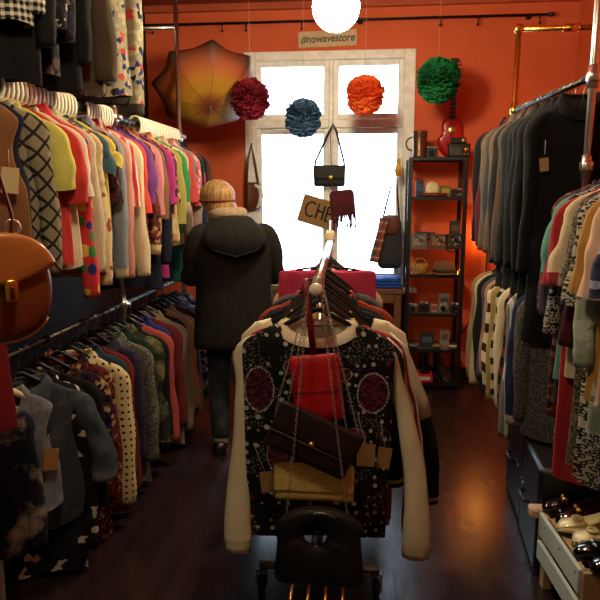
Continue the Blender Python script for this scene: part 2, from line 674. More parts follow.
# ------------------------------------------------------------------ paper pompoms
def pompom(px, py, Y, r, c1, c2, label, seed):
    c = at(px, py, Y)
    rng = random.Random(seed)
    t = thing('paper_pompom', label, 'paper pompom', c, group='tissue paper pompoms hung across the window')
    m = MB()
    n = 420
    for i in range(n):
        zz = 1 - 2 * (i + .5) / n
        a = i * 2.39996
        d = Vector((sqrt(1 - zz * zz) * cos(a), sqrt(1 - zz * zz) * sin(a), zz))
        d = (d + Vector((rng.uniform(-.12, .12) for _ in range(3)))).normalized()
        # leaf layers lie around the waist of the ball
        up = Vector((0, 0, 1)) if abs(d.z) < .9 else Vector((1, 0, 0))
        s = d.cross(up).normalized()
        q = s.cross(d)
        ang = rng.uniform(-.5, .5) + (0 if abs(d.z) < .75 else rng.uniform(0, 3))
        s, q = s * cos(ang) + q * sin(ang), q * cos(ang) - s * sin(ang)
        wd = r * rng.uniform(.17, .27)
        ro = r * rng.uniform(.9, 1.05) * (1 - .13 * exp(-(d.z / .1) ** 2))
        ri = r * .5
        rings = []
        for k, (rr, wf) in enumerate(((ri, .35), (ri + (ro - ri) * .55, .8), (ro * .96, 1.0), (ro, .75))):
            row = []
            for j in range(5):
                f = (j - 2) / 2
                zig = (1 if j % 2 else -1) * r * .028 * wf
                row.append(d * (rr - abs(f) * r * .05 + rng.uniform(-.02, .02) * r) + s * (f * wd * wf) + q * (zig + rng.uniform(-.02, .02) * r))
            rings.append(row)
        m.loft(rings, closed=False)
    tn = NT('tissue paper')
    t0 = tn.noise(tn.coords(), 30, 3)
    tn.link(tn.ramp(t0.outputs[0], [(.3, hx(c1)), (.7, hx(c2))]), tn.b.inputs['Base Color'])
    tn.b.inputs['Roughness'].default_value = .8
    tr = tn.new('ShaderNodeBsdfTranslucent')
    tr.inputs[0].default_value = hx(c2)
    mxs = tn.new('ShaderNodeMixShader')
    mxs.inputs[0].default_value = .25
    tn.link(tn.b.outputs[0], mxs.inputs[1])
    tn.link(tr.outputs[0], mxs.inputs[2])
    tn.link(mxs.outputs[0], tn.out.inputs[0])
    build('tissue_ball', m, tn.m, t)
    build('core', MB().sup((0, 0, 0), (r * .62, r * .62, r * .62), 1, 1, 16, 10), tn.m, t)
    build('string', MB().rod((0, 0, r * .6), (0, 0, H - c[2]), .0012, 5), solid('white thread', '#b8a890', .8), t)


pompom(250, 99, 4.7, .148, '#7a1226', '#a51c36', 'crimson tissue paper pompom beside the open umbrella', 1)
pompom(303, 118, 4.7, .138, '#34506c', '#5c83a6', 'slate blue tissue paper pompom before the left window panes', 2)
pompom(365, 95, 4.7, .142, '#e2571c', '#ff7a34', 'bright orange tissue paper pompom before the upper right pane', 3)
pompom(438, 80.5, 4.9, .163, '#0d6a35', '#1c8a48', 'green tissue paper pompom on the orange wall over the guitar', 4)
# ------------------------------------------------------------------ garments and hangers
def sg(x, e):
    return math.copysign(abs(x) ** e, x)


def body_mb(rng, W, L, T, z0, neckw, drop, flare, slope, folds, nu=36, nv=16, arm=0., waist=0.):
    rows = []
    p1, p2, p3 = (rng.uniform(0, 6.28) for _ in range(3))
    nf = rng.uniform(2.2, 3.6)
    zs = z0 - (W - neckw) * slope

    def ring(hw, t, z, q, nk):
        out = []
        for j in range(nu):
            a = 2 * pi * j / nu
            c, s = cos(a), sin(a)
            x = hw * sg(c, .8)
            y = t * sg(s, .8)
            y += folds * (.12 + q) * sin(x / .1 * nf * .6 + p1 + q * .9) * (1 - (abs(x) / hw) ** 4 * .5)
            y += folds * .6 * q * sin(x / .1 * nf * 1.7 + p2 + (1.3 if s > 0 else 0))
            x *= 1 + .05 * q * sin(3 * a + p2)
            zz = z + .012 * q * q * sin(2 * a + p3)
            zz -= nk * drop * sqrt(max(0, 1 - (x / (neckw * 1.05)) ** 2)) * (1 if s < 0 else .2)
            out.append((x, y, zz))
        return out
    for i in range(6):
        s = i / 5
        rows.append(ring(neckw + (W - neckw) * s, T * (.4 + .45 * s), z0 - (W - neckw) * slope * (s ** 1.45), 0, max(0, 1 - s * 1.2)))
    for i in range(1, nv + 1):
        q = i / nv
        z = zs - .012 - (L - (z0 - zs)) * q
        d = (zs - z)
        hw = W * (1 + (flare - 1) * q)
        if arm:
            hw -= W * arm * sin(pi * min(1, d / .22)) if d < .22 else 0
        if waist:
            hw -= W * waist * exp(-((d - .33) / .14) ** 2)
        rows.append(ring(hw, T * (.9 + .2 * q), z, q, 0))
    off = Vector((rng.uniform(0, 99), rng.uniform(0, 99), rng.uniform(0, 99)))
    res = []
    for row in rows:
        nr = []
        for p in row:
            p = Vector(p)
            dep = min(1, max(0, (z0 - p.z) / .3))
            nv_ = noise.noise_vector(Vector((p.x * 9, p.y * 9, p.z * 4)) + off)
            nr.append(p + Vector((nv_.x * .35, nv_.y * .8, nv_.z * .5)) * (.004 + .016 * dep))
        res.append(nr)
    return MB().loft(res), zs


def sleeve_mb(rng, sgn, W, zs, SL, out, T, r0=.062, r1=.05, seg=14, fwd=0., puff=0., sback=0., rtop=1.):
    pts, rr = [], []
    n = 10
    p = rng.uniform(0, 6)
    base = [(W - .065, zs + .012), (W - .02, zs - .008), (W + .008 + out * .1, zs - .05)]
    for k, (x, z) in enumerate(base):
        pts.append((sgn * x, sback * k / 2, z))
        rr.append(((.03 + .012 * k + puff * .5) * rtop, T * (.62 + .14 * k)))
    for i in range(1, n + 1):
        q = i / n
        x = W + .008 + out * (.1 + .9 * sin(q * pi / 2))
        r = r0 + (r1 - r0) * q
        r *= (1 + .045 * sin(q * 15 + p) + .03 * sin(q * 31 + 2 * p)) * (.9 + .1 * q)
        if puff:
            r += puff * sin(pi * q) ** 1.5
        pts.append((sgn * (x + .008 * sin(q * 5 + p)), sback - fwd * q * q + .006 * sin(q * 7 + p), zs - .05 - (SL - .05) * q))
        rr.append((r * .72, max(T * .8, r * .5)))
    m = MB().tube(pts, rr, seg, (0, 1, 0), caps=False)
    off = Vector((rng.uniform(0, 99), rng.uniform(0, 99), rng.uniform(0, 99)))
    k0 = seg * 3
    for i in range(k0, len(m.v) - seg):
        p = Vector(m.v[i])
        nv_ = noise.noise_vector(Vector((p.x * 10, p.y * 10, p.z * 13)) + off)
        m.v[i] = tuple(p + nv_ * .009)
    return m, pts[-1], rr[-1], pts[-2]


def collar_mb(neckw, T, z0, drop, style):
    nu = 30
    rows = []
    if style == 'shirt':
        prof = [(.0, .004, 0), (-.004, .03, 0), (.006, .036, 0), (.028, .006, .02), (.034, -.014, .035)]
    elif style == 'stand':
        prof = [(.004, -.004, 0), (.0, .022, 0), (-.004, .04, 0), (-.012, .038, 0), (-.012, .0, 0)]
    elif style == 'wide':
        prof = [(.026, -.018, 0), (.024, -.004, 0), (.012, .009, 0), (-.004, .012, 0), (-.012, .0, 0)]
    else:
        prof = [(.014, -.012, 0), (.013, .002, 0), (.004, .012, 0), (-.007, .010, 0), (-.009, -.006, 0)]
    for dx, dz, fr in prof:
        row = []
        for j in range(nu):
            a = 2 * pi * j / nu
            c, s = cos(a), sin(a)
            x = (neckw + dx) * sg(c, .9)
            y = (T * .46 + dx * .8 + .004) * sg(s, .9)
            z = z0 + dz - drop * sqrt(max(0, 1 - (x / ((neckw + max(dx, 0)) * 1.01)) ** 2)) * (1 if s < 0 else .2)
            if s < 0:
                z -= fr * (1 - abs(c)) ** .5
            row.append((x, y, z))
        rows.append(row)
    return MB().loft(rows)


HANG = {}


def hanger(style, label, loc, rotz, W, z0, neckw, slope, group):
    key = (style, round(W, 2), round(z0, 3), round(neckw, 3), round(slope, 2))
    t = thing('clothes_hanger', label, 'hanger', loc, rotz, group)
    if key in HANG:
        for ch in HANG[key].children:
            c = ch.copy()
            COL.objects.link(c)
            c.parent = t
        return t
    HANG[key] = t
    zb = z0 - .006
    dz = (W - neckw) * slope + .004
    wx = W - .03
    m = MB()
    if style == 'white':
        # broad flat plastic hook
        path = [(0, zb + .002), (.0, -.056), (.028, -.045), (.034, -.02), (.034, .005), (.03, .024), (.016, .038), (0, .042),
                (-.016, .038), (-.03, .024), (-.034, .005), (-.034, -.022)]
        m.tube([(x, 0, z) for x, z in path], [(.007, .0152)] * len(path), 10, (0, 1, 0))
        mat, bm = WHITEP, WHITEP
    else:
        path = [(0, zb)] + [(0, -.05)] + [(.0185 * cos(a), .0185 * sin(a) - .001) for a in [rad(x) for x in (-75, -40, -5, 30, 60, 90, 120, 150, 180, 200)]]
        r = .0042 if style == 'turquoise' else .0026
        m.tube([(x, 0, z) for x, z in path], r, 6)
        mat = {'turquoise': solid('turquoise plastic', '#3fb8ae', .4)}.get(style, STEEL)
        bm = {'black': BLACKP, 'wood': CREAMW, 'turquoise': mat, 'clip': BLACKP}[style]
    build('hook', m, mat, t)
    m = MB()
    half = [(0, 0, zb), (neckw * .6 + .012, 0, zb - .003), (wx * .5, 0, zb - dz * .42), (wx * .82, 0, zb - dz * .78), (wx, 0, zb - dz - .006)]
    path = [(-x, y, z) for x, y, z in half[:0:-1]] + half
    rr = {'white': (.008, .012), 'wood': (.013, .009), 'turquoise': (.004, .004), 'clip': (.006, .004)}.get(style, (.009, .0065))
    m.tube(path, [rr] * len(path), 8)
    build('shoulder_bar', m, bm, t)
    if style in ('white', 'black', 'wood'):
        build('cross_bar', MB().rod((-wx + .02, 0, zb - dz - .008), (wx - .02, 0, zb - dz - .008), .004, 8), bm, t)
    if style == 'clip':
        for s in (-1, 1):
            build('clip', MB().box((s * (wx - .05), 0, zb - dz * .9 - .02), (.03, .022, .05)), BLACKP, t, bevel=.004)
    return t


def garment(kind, label, cat, loc, rotz, body, W=.2, L=.62, T=.028, sleeve='long', SL=None, sleevefab=None, cufffab=None,
            collar='crew', collarfab=None, neckw=.075, drop=.04, z0=-.075, flare=1.06, slope=.34, folds=.013, seed=0, outs=(.02, .02), sback=0., rtop=1., inset=(0, 0), tags=1, tsmall=False, hz=None, hslope=None,
            arm=0., waist=0., hang=None, tagcard=None, buttons=None, group=None, r0=.062, r1=.048, puff=0., hem=None, fwd=0., hlabel=None, hgroup=None,
            stripefab=None, tagside=-1, wr=.5):
    rng = random.Random(seed * 7 + 3)
    fb = body if not isinstance(body, str) else fab(body, wr=wr)
    fs = fb if sleevefab is None else fab(sleevefab)
    fc = fs if cufffab is None else fab(cufffab)
    fcol = fb if collarfab is None else fab(collarfab)
    t = thing(kind, label, cat, loc, rotz, group)
    mb, zs = body_mb(rng, W, L, T, z0, neckw, drop, flare, slope, folds, arm=arm, waist=waist)
    build('body', mb, fb, t, sub=1)
    zh = zs - .012 - (L - (z0 - zs))
    if hem:
        m = MB()
        hwid = W * flare
        rows = []
        for dx, dz in ((.004, .05), (.0, .025), (-.012, -.004), (-.02, -.012)):
            rows.append([((hwid + dx) * sg(cos(2 * pi * j / 30), .8), (T * 1.1 + dx) * sg(sin(2 * pi * j / 30), .8), zh + dz - .015) for j in range(30)])
        build('hem_band', m.loft(rows), fab(hem), t)
    if sleeve != 'none':
        SL = SL or {'long': .56, 'short': .2, 'three': .4}[sleeve]
        for k, s in enumerate((-1, 1)):
            rr1 = r1 if sleeve == 'long' else r0 * 1.05
            m, e, er, pv = sleeve_mb(rng, s, W - inset[k], zs, SL, outs[k], T, r0, rr1, puff=puff, fwd=fwd, sback=sback, rtop=rtop)
            build('sleeve', m, fs, t, sub=1)
            if sleeve == 'long' or cufffab:
                e, pv = Vector(e), Vector(pv)
                d = (e - pv).normalized()
                cm = MB().tube([e - d * .004, e + d * .02, e + d * .042, e + d * .046, e + d * .02],
                               [(er[0] * 1.02, er[1] * 1.02), (er[0] * .9, er[1] * .9), (er[0] * .92, er[1] * .92), (er[0] * .8, er[1] * .8), (er[0] * .78, er[1] * .78)], 14, caps=False)
                build('cuff', cm, fc, t)
                if stripefab:
                    build('cuff_stripe', MB().tube([e + d * .012, e + d * .022, e + d * .026], [(er[0] * .97, er[1] * .97), (er[0] * .97, er[1] * .97), (er[0] * .94, er[1] * .94)], 14, caps=False), fab(stripefab), t)
    if collar != 'none':
        build('collar', collar_mb(neckw, T, z0, drop, collar), fcol, t)
    if buttons:
        for i in range(5):
            build('button', MB().lathe([(.0055, 0), (.0065, .002), (.005, .004)], (0, -T * 1.12 - .006, zs - .06 - i * .085), 10, 'y'), solid('button ' + buttons, buttons, .4), t)
    for k in range(tags if tagcard else 0):
        x = tagside * W * (.8 - .5 * k)
        g = build('price_tag', MB().box((x, -T * 1.3 - .012, zs - .2), ((.055, .0015, .085) if not tsmall else (.036, .0015, .055)), (0, rad(rng.uniform(-10, 10)), 0)), fab('plain ' + tagcard, wr=.05), t, flat=True)
        build('tag_string', MB().rod((x, -T * 1.15 - .008, zs - .10), (x, -T * 1.3 - .012, zs - .158), .0012, 5), solid('white thread', '#b8a890', .8), g)
    if hang:
        hanger(hang, hlabel, loc, rotz, W, z0 if hz is None else hz, neckw if hz is None else .0, slope if hslope is None else hslope, hgroup)
    return t


def run_rail(items, rail, where, a, b, facing, hstyle, base, gname, seed0, jitter=8, wdef=.2, wsc=.92, qoff=0., skip=0, jit=.25):
    """hang the listed garments one behind the other along the rail from a to b"""
    a, b = Vector(a), Vector(b)
    n = len(items)
    prev = None
    hname = {'white': 'white plastic hanger', 'black': 'black plastic hanger', 'wood': 'pale wooden hanger', 'turquoise': 'turquoise plastic hanger', 'clip': 'black clip hanger'}
    for i, it in enumerate(items):
        kind, adj, spec = it[:3]
        kw = dict(base)
        kw.update(it[3] if len(it) > 3 else {})
        q = kw.pop('q', qoff + (1 - qoff) * (i + .5 - skip) / (n - skip))
        rng = random.Random(seed0 + i)
        p = a.lerp(b, q + rng.uniform(-jit, jit) / n)
        rz = rad(facing + rng.uniform(-jitter, jitter)) + kw.pop('turn', 0)
        name = adj + ' ' + kind.replace('t_shirt', 'T-shirt')
        lab = name + ' on ' + where
        if prev and len((lab + ' behind ' + prev).split()) + 1 <= 16:
            lab += ' behind the ' + prev
        hs = kw.pop('hang', None) or (hstyle(q, i) if callable(hstyle) else hstyle)
        kw.setdefault('W', wdef + rng.uniform(-.012, .012))
        kw['W'] *= wsc
        if seed0 == 800:
            kw['L'] *= .92
            kw['SL'] *= .92
        kw['L'] = kw.get('L', .62) * rng.uniform(.97, 1.03)
        cat = {'t_shirt': 'T-shirt'}.get(kind, kind.replace('_', ' '))
        garment(kind, lab, cat, p, rz, spec, seed=seed0 + i * 3, hang=hs, group=gname,
                hlabel=hname[hs] + ' holding the ' + name + ' on ' + where.split(' above ')[0], hgroup='hangers on ' + where, **kw)
        prev = name


# ------------------------------------------------------------------ pipe racks along the two walls
LX = -1.34
LTOP, LLOW, LHIGH = 1.985, .985, 2.86
t = thing('pipe_rack', 'chrome pipe clothes rack with three rails along the left wall', 'clothes rack', (LX, 0, 0))
PY = (2.05, 3.36, 4.56)
for i, y in enumerate(PY):
    build('post', MB().rod((0, y, .004), (0, y, 2.9), .016, 14), CHROME if i else solid('cream pipe', '#e6dcc4', .4), t)
    build('floor_flange', MB().lathe([(.045, 0), (.045, .006), (.022, .01), (.02, .03)], (0, y, 0), 18), CHROME, t)
    for z in ((LLOW, LTOP) if i else (LLOW,)):
        build('cross_fitting', MB().sup((0, y, z), (.026, .034, .026), .6, .6, 16, 10).rod((0, y, z - .05), (0, y, z + .05), .021).rod((-.045, y, z), (.045, y, z), .014), CHROME, t)
    build('wall_arm', MB().rod((0, y, 2.72), (XL - LX + .004, y, 2.72), .0145), CHROME, t)
for z, y0, y1 in ((LTOP, 1.5, 4.56), (LLOW, 1.75, 4.5), (LHIGH, 1.7, 3.6)):
    build('rail', MB().rod((0, y0, z), (0, y1, z), .0135, 14), RAILM, t)
    build('end_cap', MB().lathe([(.015, 0), (.016, .012), (.008, .018)], (0, y0 + .002, z), 14, 'y'), BLACKP, t)

RX, RTOP, RLOW, RNEAR, RPY = .88, 2.05, 1.25, 1.70, 2.76
t = thing('pipe_rack', 'chrome and brass pipe clothes rack along the right wall', 'clothes rack', (RX, 0, 0))
g0 = at(516, 80, 3.85)
gx = g0.x - RX
gz = at(519, 29, 3.85).z
build('post', MB().rod((0, RPY, RLOW - .07), (0, RPY, H - .004), .0155, 14), CHROME, t)
build('post', MB().rod((gx, 3.85, RLOW - .07), (gx, 3.85, gz), .0155, 14), BRASS, t)
build('ceiling_flange', MB().lathe([(.02, -.03), (.022, -.01), (.045, -.006), (.045, -.002)], (0, RPY, H), 18), CHROME, t)
build('wall_arm', MB().rod((gx, 3.85, RLOW - .05), (XR - RX - .004, 3.85, RLOW - .05), .0145), BRASS, t)
build('wall_arm', MB().rod((gx, 3.85, gz), (XR - RX - .004, 3.85, gz), .0155, 14), BRASS, t)
build('elbow_fitting', MB().sup((gx, 3.85, gz), (.026, .024, .026), .7, .7, 16, 10), BRASS, t)
build('coupling', MB().rod((gx + .24, 3.85, gz), (gx + .32, 3.85, gz), .022).torus((gx + .24, 3.85, gz), .02, .005, 16, 6, 'x').torus((gx + .32, 3.85, gz), .02, .005, 16, 6, 'x'), BRASS, t)
build('rail', MB().rod((0, RPY, RTOP), (gx, 3.87, RTOP), .0125, 14), RAILM, t)
build('rail', MB().rod((0, RPY, RLOW), (gx, 3.87, RLOW), .0135, 14), RAILM, t)
build('rail', MB().rod((.05, 1.35, RNEAR), (.05, RPY, RNEAR), .0135, 14), RAILM, t)
build('wall_arm', MB().rod((.05, 1.5, RNEAR), (XR - RX - .004, 1.5, RNEAR), .0145), CHROME, t)
for x, y, z in ((0, RPY, RTOP), (0, RPY, RNEAR), (0, RPY, RLOW), (gx, 3.85, RTOP), (gx, 3.85, RLOW)):
    build('cross_fitting', MB().sup((x, y, z), (.025, .032, .025), .6, .6, 16, 10).rod((x, y, z - .045), (x, y, z + .045), .02), BRASS if y > 3 else CHROME, t)

# ---- upper rail on the left
B_ = dict(T=.025, L=.66, slope=.68)
sh = lambda **k: dict(sleeve='short', **k)
UL = [
    ('dress', 'long dark red', 'plain #8a1420', dict(sleeve='none', L=1.06, W=.16, flare=1.35, q=-.06, collar='crew')),
    ('vest', 'plain brown suede', 'plain #8a5a2c', dict(sleeve='none', arm=.22, L=.6, collar='none', tagcard='#d8c08c', hang='turquoise', drop=.12, tagside=1)),
    ('vest', 'dark navy', 'plain #1b2038', dict(sleeve='none', arm=.2, L=.62, collar='none', hang='turquoise', drop=.08)),
    ('sweater', 'grey argyle', 'diamond #8d8468 #26231f 14', dict(hang='turquoise', L=.6, SL=.5, W=.19)),
    ('t_shirt', 'yellow green', 'plain #d6d052', sh(L=.5, SL=.22, outs=(.05, .02), W=.225)),
    ('t_shirt', 'scarlet red', 'plain #d0281f', sh(L=.56, SL=.26, outs=(.05, .025), W=.24)),
    ('blouse', 'cream short-sleeved', 'plain #e6d9ba', sh(L=.58, SL=.25, W=.235)),
    ('shirt', 'red polka-dot', 'mdots #d8222c #24358e #2c8a3c #e4b21e 15', dict(L=.62, SL=.62, W=.215, r0=.058, r1=.052)),
    ('shirt', 'pale linen', 'tweed #d8ccae #bfb294 30', dict(L=.62, SL=.52, W=.222)),
    ('cardigan', 'cream lettered', 'floral #dcc48e #dcc48e #c9ae78 #a04a30 22', dict(L=.68, SL=.58, W=.225)),
    ('blouse', 'teal denim short-sleeved', 'plain #3d6470', sh(L=.5, SL=.14, W=.225)),
    ('t_shirt', 'lemon yellow strap', 'plain #e2cb2c', sh(L=.5, SL=.1, W=.235)),
    ('blouse', 'dark floral short-sleeved', 'floral #2a1b22 #5a2434 #8a6a6a #1a1418 34', sh(L=.6, SL=.3)),
    ('shirt', 'blue grey', 'plain #8b97a3', dict(cufffab='plain #ddc79c', SL=.6, L=.68)),
    ('blouse', 'dusty pink satin', 'plain #d9927f', dict(SL=.6, L=.68, W=.215)),
    ('shirt', 'red and white striped', 'stripe #c9252b #e6dcd0 26 .35', sh(SL=.3, L=.6, W=.215)),
    ('sweater', 'thick cream knit', 'tweed #e2d2a8 #d2c094 40', dict(SL=.6, L=.6, W=.23, r0=.066, r1=.056)),
    ('t_shirt', 'vermilion red', 'plain #e03a22', sh(SL=.34, L=.55, W=.225)),
    ('blouse', 'violet purple', 'plain #7c3a92', sh(SL=.28, L=.55, W=.232, puff=.012)),
    ('blouse', 'royal blue', 'plain #28307e', sh(SL=.22, L=.6)),
    ('shirt', 'dark red floral', 'floral #5a2a1c #8a2e22 #c09060 #3a1a12 30', dict(SL=.52, L=.62, cufffab='plain #e8cb92')),
    ('blouse', 'rose pink', 'plain #d4808a', dict(sleeve='three', SL=.36, L=.6, W=.215)),
    ('shirt', 'tobacco brown', 'plain #8a5c30', dict(sleeve='three', SL=.38, L=.62, W=.215)),
    ('dress', 'long navy', 'plain #1d2036', dict(SL=.6, L=.86, W=.21)),
    ('dress', 'magenta', 'plain #b01f7c', dict(SL=.3, sleeve='short', L=.76, W=.22)),
    ('blouse', 'black rose-flowered', 'floral #4a2a30 #b85a5e #d8a890 #1e1a1c #c0303c 26', sh(SL=.3, L=.6, W=.225)),
    ('shirt', 'caramel patterned', 'floral #c29a62 #d8b47c #b8542c 18', dict(SL=.5, L=.66)),
    ('blouse', 'mustard olive', 'plain #a89a3c', dict(sleeve='three', SL=.42, L=.62, W=.22)),
    ('t_shirt', 'emerald green', 'plain #1f8c4a', sh(SL=.28, L=.55, W=.232)),
    ('blouse', 'cream and grey flowered', 'floral #d8cbb0 #8a8478 #e8dec8 #5c564e 28', sh(SL=.28, L=.6)),
    ('shirt', 'beige', 'plain #c9b48e', dict(SL=.46, L=.62)),
    ('blouse', 'coral red', 'plain #c83a36', sh(SL=.3, L=.6, W=.225)),
    ('dress', 'teal', 'plain #2c8c88', dict(sleeve='short', SL=.3, L=.86)),
    ('shirt', 'pink and red printed', 'floral #d0686a #b82c34 #e8b0a4 30', sh(SL=.32, L=.62, W=.225)),
    ('shirt', 'grey brown', 'plain #9a8672', dict(SL=.48, L=.64)),
    ('jacket', 'dark blue', 'plain #22283a', dict(SL=.5, L=.62, W=.225)),
    ('blouse', 'crimson', 'plain #b0222e', sh(SL=.34, L=.62)),
    ('shirt', 'black', 'plain #1a181a', dict(SL=.5, L=.62)),
    ('cardigan', 'chestnut brown', 'plain #6a3422', dict(SL=.5, L=.64, W=.225)),
]
CL = {'shirt': 'shirt', 'jacket': 'shirt', 'blouse': 'crew', 't_shirt': 'crew', 'coat': 'shirt', 'dress': 'crew'}
for it in UL:
    if len(it) > 3 and 'collar' not in it[3]:
        it[3]['collar'] = CL.get(it[0], 'crew')


def ulh(q, i):
    y = 2.03 + q * 2.45
    if 2.24 < y < 2.86 or 2.93 < y < 3.26 or 3.62 < y < 4.5:
        return 'white'
    return 'black'


run_rail(UL, 'upper left', 'the upper left rail', (LX, 2.03, LTOP), (LX, 4.48, LTOP), 17, ulh, B_, 'garments on the upper left rail', 100, wsc=.86, jit=0, jitter=3, skip=1)

# extra white hangers are packed along the same rail, empty
NU = len(UL) - 1
for i in range(NU - 1):
    q0, q1 = (i + .5) / NU, (i + 1) / NU
    if ulh(q0, i) == 'white' and ulh(q1, i) == 'white':
        hanger('white', 'empty white plastic hanger packed close on the upper left rail', (LX, 2.03 + 2.45 * q1, LTOP), rad(17), .14, -.075, .05, .5, 'empty white hangers on the upper left rail')

# ---- lower rail on the left
LL = [
    ('jacket', 'dark acid-washed denim', 'acid #121726 #a39e8a 5', dict(L=.56, W=.215, SL=.46, sleevefab='acid #141a28 #b5ae94 5', turn=.32, hang='wood', q=.06, buttons='#8a8a90', T=.034, z0=-.06)),
    ('vest', 'pale grey denim', 'acid #6a7078 #8e9296 9', dict(sleeve='none', arm=.18, L=.47, W=.225, turn=.38, q=.155, hang='wood', collar='shirt', drop=.13, tags=2, buttons='#b09a6a', tagcard='#b5813f', tagside=1)),
    ('jacket', 'rolled-sleeve grey blue denim', 'acid #39434c #56626c 8', dict(L=.6, W=.24, SL=.34, sleeve='three', cufffab='plain #7e868c', turn=.3, q=.205, r0=.075, r1=.07, outs=(.06, .07))),
    ('shirt', 'black and white flowered', 'floral #121212 #121212 #1e1e20 #c8c2b0 20', dict(L=.8, SL=.66)),
    ('blouse', 'plain black', 'plain #121014', dict(L=.66, SL=.5)),
    ('dress', 'purple black flowered', 'floral #1a1220 #3a2050 #6a3c2c #b89a6a 40', dict(L=.7, sleeve='short', SL=.3)),
    ('shirt', 'rust red printed', 'floral #5c1c18 #8a2c20 #2a1412 #b08858 40', dict(L=.84, SL=.6)),
    ('shirt', 'cream black-spotted', 'dots #e8d494 #141210 30 .2', dict(L=.66, SL=.62, W=.225, r0=.064, r1=.056)),
    ('shirt', 'petrol blue', 'plain #1f3c50', dict(L=.66, SL=.56)),
    ('blouse', 'wine red', 'plain #781722', dict(L=.8, SL=.62)),
    ('shirt', 'blue checked', 'plaid #2a3252 #4a3048 #181a28 24', dict(L=.66, SL=.52)),
    ('coat', 'black and grey tweed', 'tweed #1c1c1c #8a8676 14', dict(L=.78, SL=.56, W=.22)),
    ('jacket', 'bottle green', 'plain #173228', dict(L=.84, SL=.5)),
    ('jacket', 'camouflage green', 'blotch #2c3020 #5a5c38 #8a7a54 9', dict(L=.72, SL=.58, W=.23, cufffab='plain #14140f')),
    ('jacket', 'smooth black', 'plain #15151a', dict(L=.68, SL=.5, W=.225)),
    ('cardigan', 'salmon pink', 'plain #b8463c', dict(L=.7, SL=.58, W=.225)),
    ('shirt', 'ultramarine blue', 'plain #26307c', dict(L=.64, SL=.4)),
    ('sweater', 'oxblood red', 'plain #6a1a1c', dict(L=.7, SL=.56, W=.225)),
    ('jacket', 'taupe brown', 'plain #8a765c', dict(L=.8, SL=.6, W=.24, T=.032)),
    ('coat', 'dark brown', 'plain #2c1c14', dict(L=.8, SL=.56)),
    ('blouse', 'terracotta orange', 'plain #b06a40', dict(L=.7, SL=.54, W=.23)),
    ('jacket', 'grey beige', 'plain #7d7462', dict(L=.72, SL=.58, W=.235)),
    ('sweater', 'burgundy', 'plain #54121c', dict(L=.8, SL=.52)),
    ('blouse', 'blue and white printed', 'floral #2a4a9a #b8d0e0 #3a7ab8 #e8f0f0 26', dict(L=.6, SL=.5, W=.235)),
    ('shirt', 'pale blue checked', 'plaid #8aa8c0 #3c5878 #d8e4ea 20', dict(L=.62, SL=.5, W=.23)),
    ('jacket', 'charcoal grey', 'plain #2a2a2e', dict(L=.7, SL=.54)),
    ('shirt', 'grey plaid', 'plaid #5a5e66 #2c2e36 #8a8e96 18', dict(L=.72, SL=.54)),
]
for it in LL:
    if 'collar' not in it[3]:
        it[3]['collar'] = CL.get(it[0], 'crew')
run_rail(LL, 'lower left', 'the lower left rail', (LX, 1.7, LLOW), (LX, 4.42, LLOW), 18, 'black', dict(T=.027, L=.7, z0=-.125, slope=.6, neckw=.09, drop=.06, hz=-.075, hslope=.6), 'garments on the lower left rail', 300, qoff=.225, skip=3)

# ---- high rail on the left
HL = [
    ('jacket', 'black and white checked', 'plaid #0e0e0e #d8d4c4 #0e0e0e 40', dict(L=.62, sleeve='long', SL=.5, turn=.1, q=.30)),
    ('coat', 'long black', 'plain #0c0b0c', dict(L=.78, SL=.6, q=.375)),
    ('jacket', 'black glittery', 'floral #100e10 #1c181a #2a2426 #b0a898 60', dict(L=.6, SL=.52, q=.456)),
    ('blouse', 'dark floral', 'floral #14121a #2a2438 #5a4038 #7a6a5a 16', dict(L=.74, SL=.55, q=.536)),
    ('coat', 'black wool', 'plain #0d0c0d', dict(L=.76, SL=.6, q=.616)),
    ('jacket', 'dark brown leather', 'plain #4a3c2c', dict(L=.76, SL=.64, W=.235, q=.728, r0=.075, r1=.07)),
    ('jacket', 'bright patchwork printed bomber', 'floral #8f8468 #a89c7c #28286a #15151a #c0301e 26', dict(L=.74, SL=.72, W=.25, T=.05, q=.96, turn=.35, cufffab='plain #3a3630', hem='plain #3a3630', r0=.07, r1=.06, collar='stand')),
]
run_rail(HL, 'high left', 'the high rail above the left rack', (LX, 1.75, LHIGH), (LX, 3.0, LHIGH), 10, 'black', dict(T=.04, collar='shirt'), 'garments on the high left rail', 500, jitter=5)

# ---- upper rail on the right
UR = [
    ('coat', 'long jet black', 'plain #0b0b0c', dict(L=1.0, SL=.62, W=.24, tagcard='#a88a5c', tagside=-1, tsmall=True)),
    ('coat', 'soft black velvet', 'plain #101012', dict(L=.98, SL=.62, W=.245)),
    ('jacket', 'black leather', 'plain #131314', dict(L=.86, SL=.6, W=.25)),
    ('coat', 'charcoal black', 'plain #17171a', dict(L=.92, SL=.62, W=.245)),
    ('jacket', 'grey black', 'plain #232326', dict(L=.86, SL=.62, W=.25)),
    ('jacket', 'worn dark brown', 'plain #54402f', dict(L=.78, SL=.6, W=.25)),
    ('coat', 'faded black corduroy', 'stripe #222326 #191a1c 70', dict(L=.9, SL=.62, W=.25)),
    ('jacket', 'russet brown leather', 'plain #6e4f34', dict(L=.72, SL=.58, W=.25, r0=.07, r1=.06)),
    ('jacket', 'slate grey', 'plain #343a40', dict(L=.72, SL=.58, W=.25)),
    ('jacket', 'olive brown', 'plain #665640', dict(L=.70, SL=.58, W=.25)),
    ('jacket', 'maroon', 'plain #5a1620', dict(L=.7, SL=.56, W=.245)),
    ('coat', 'plain black', 'plain #121213', dict(L=.68, SL=.54, W=.255, cufffab='plain #0c0c0c')),
]
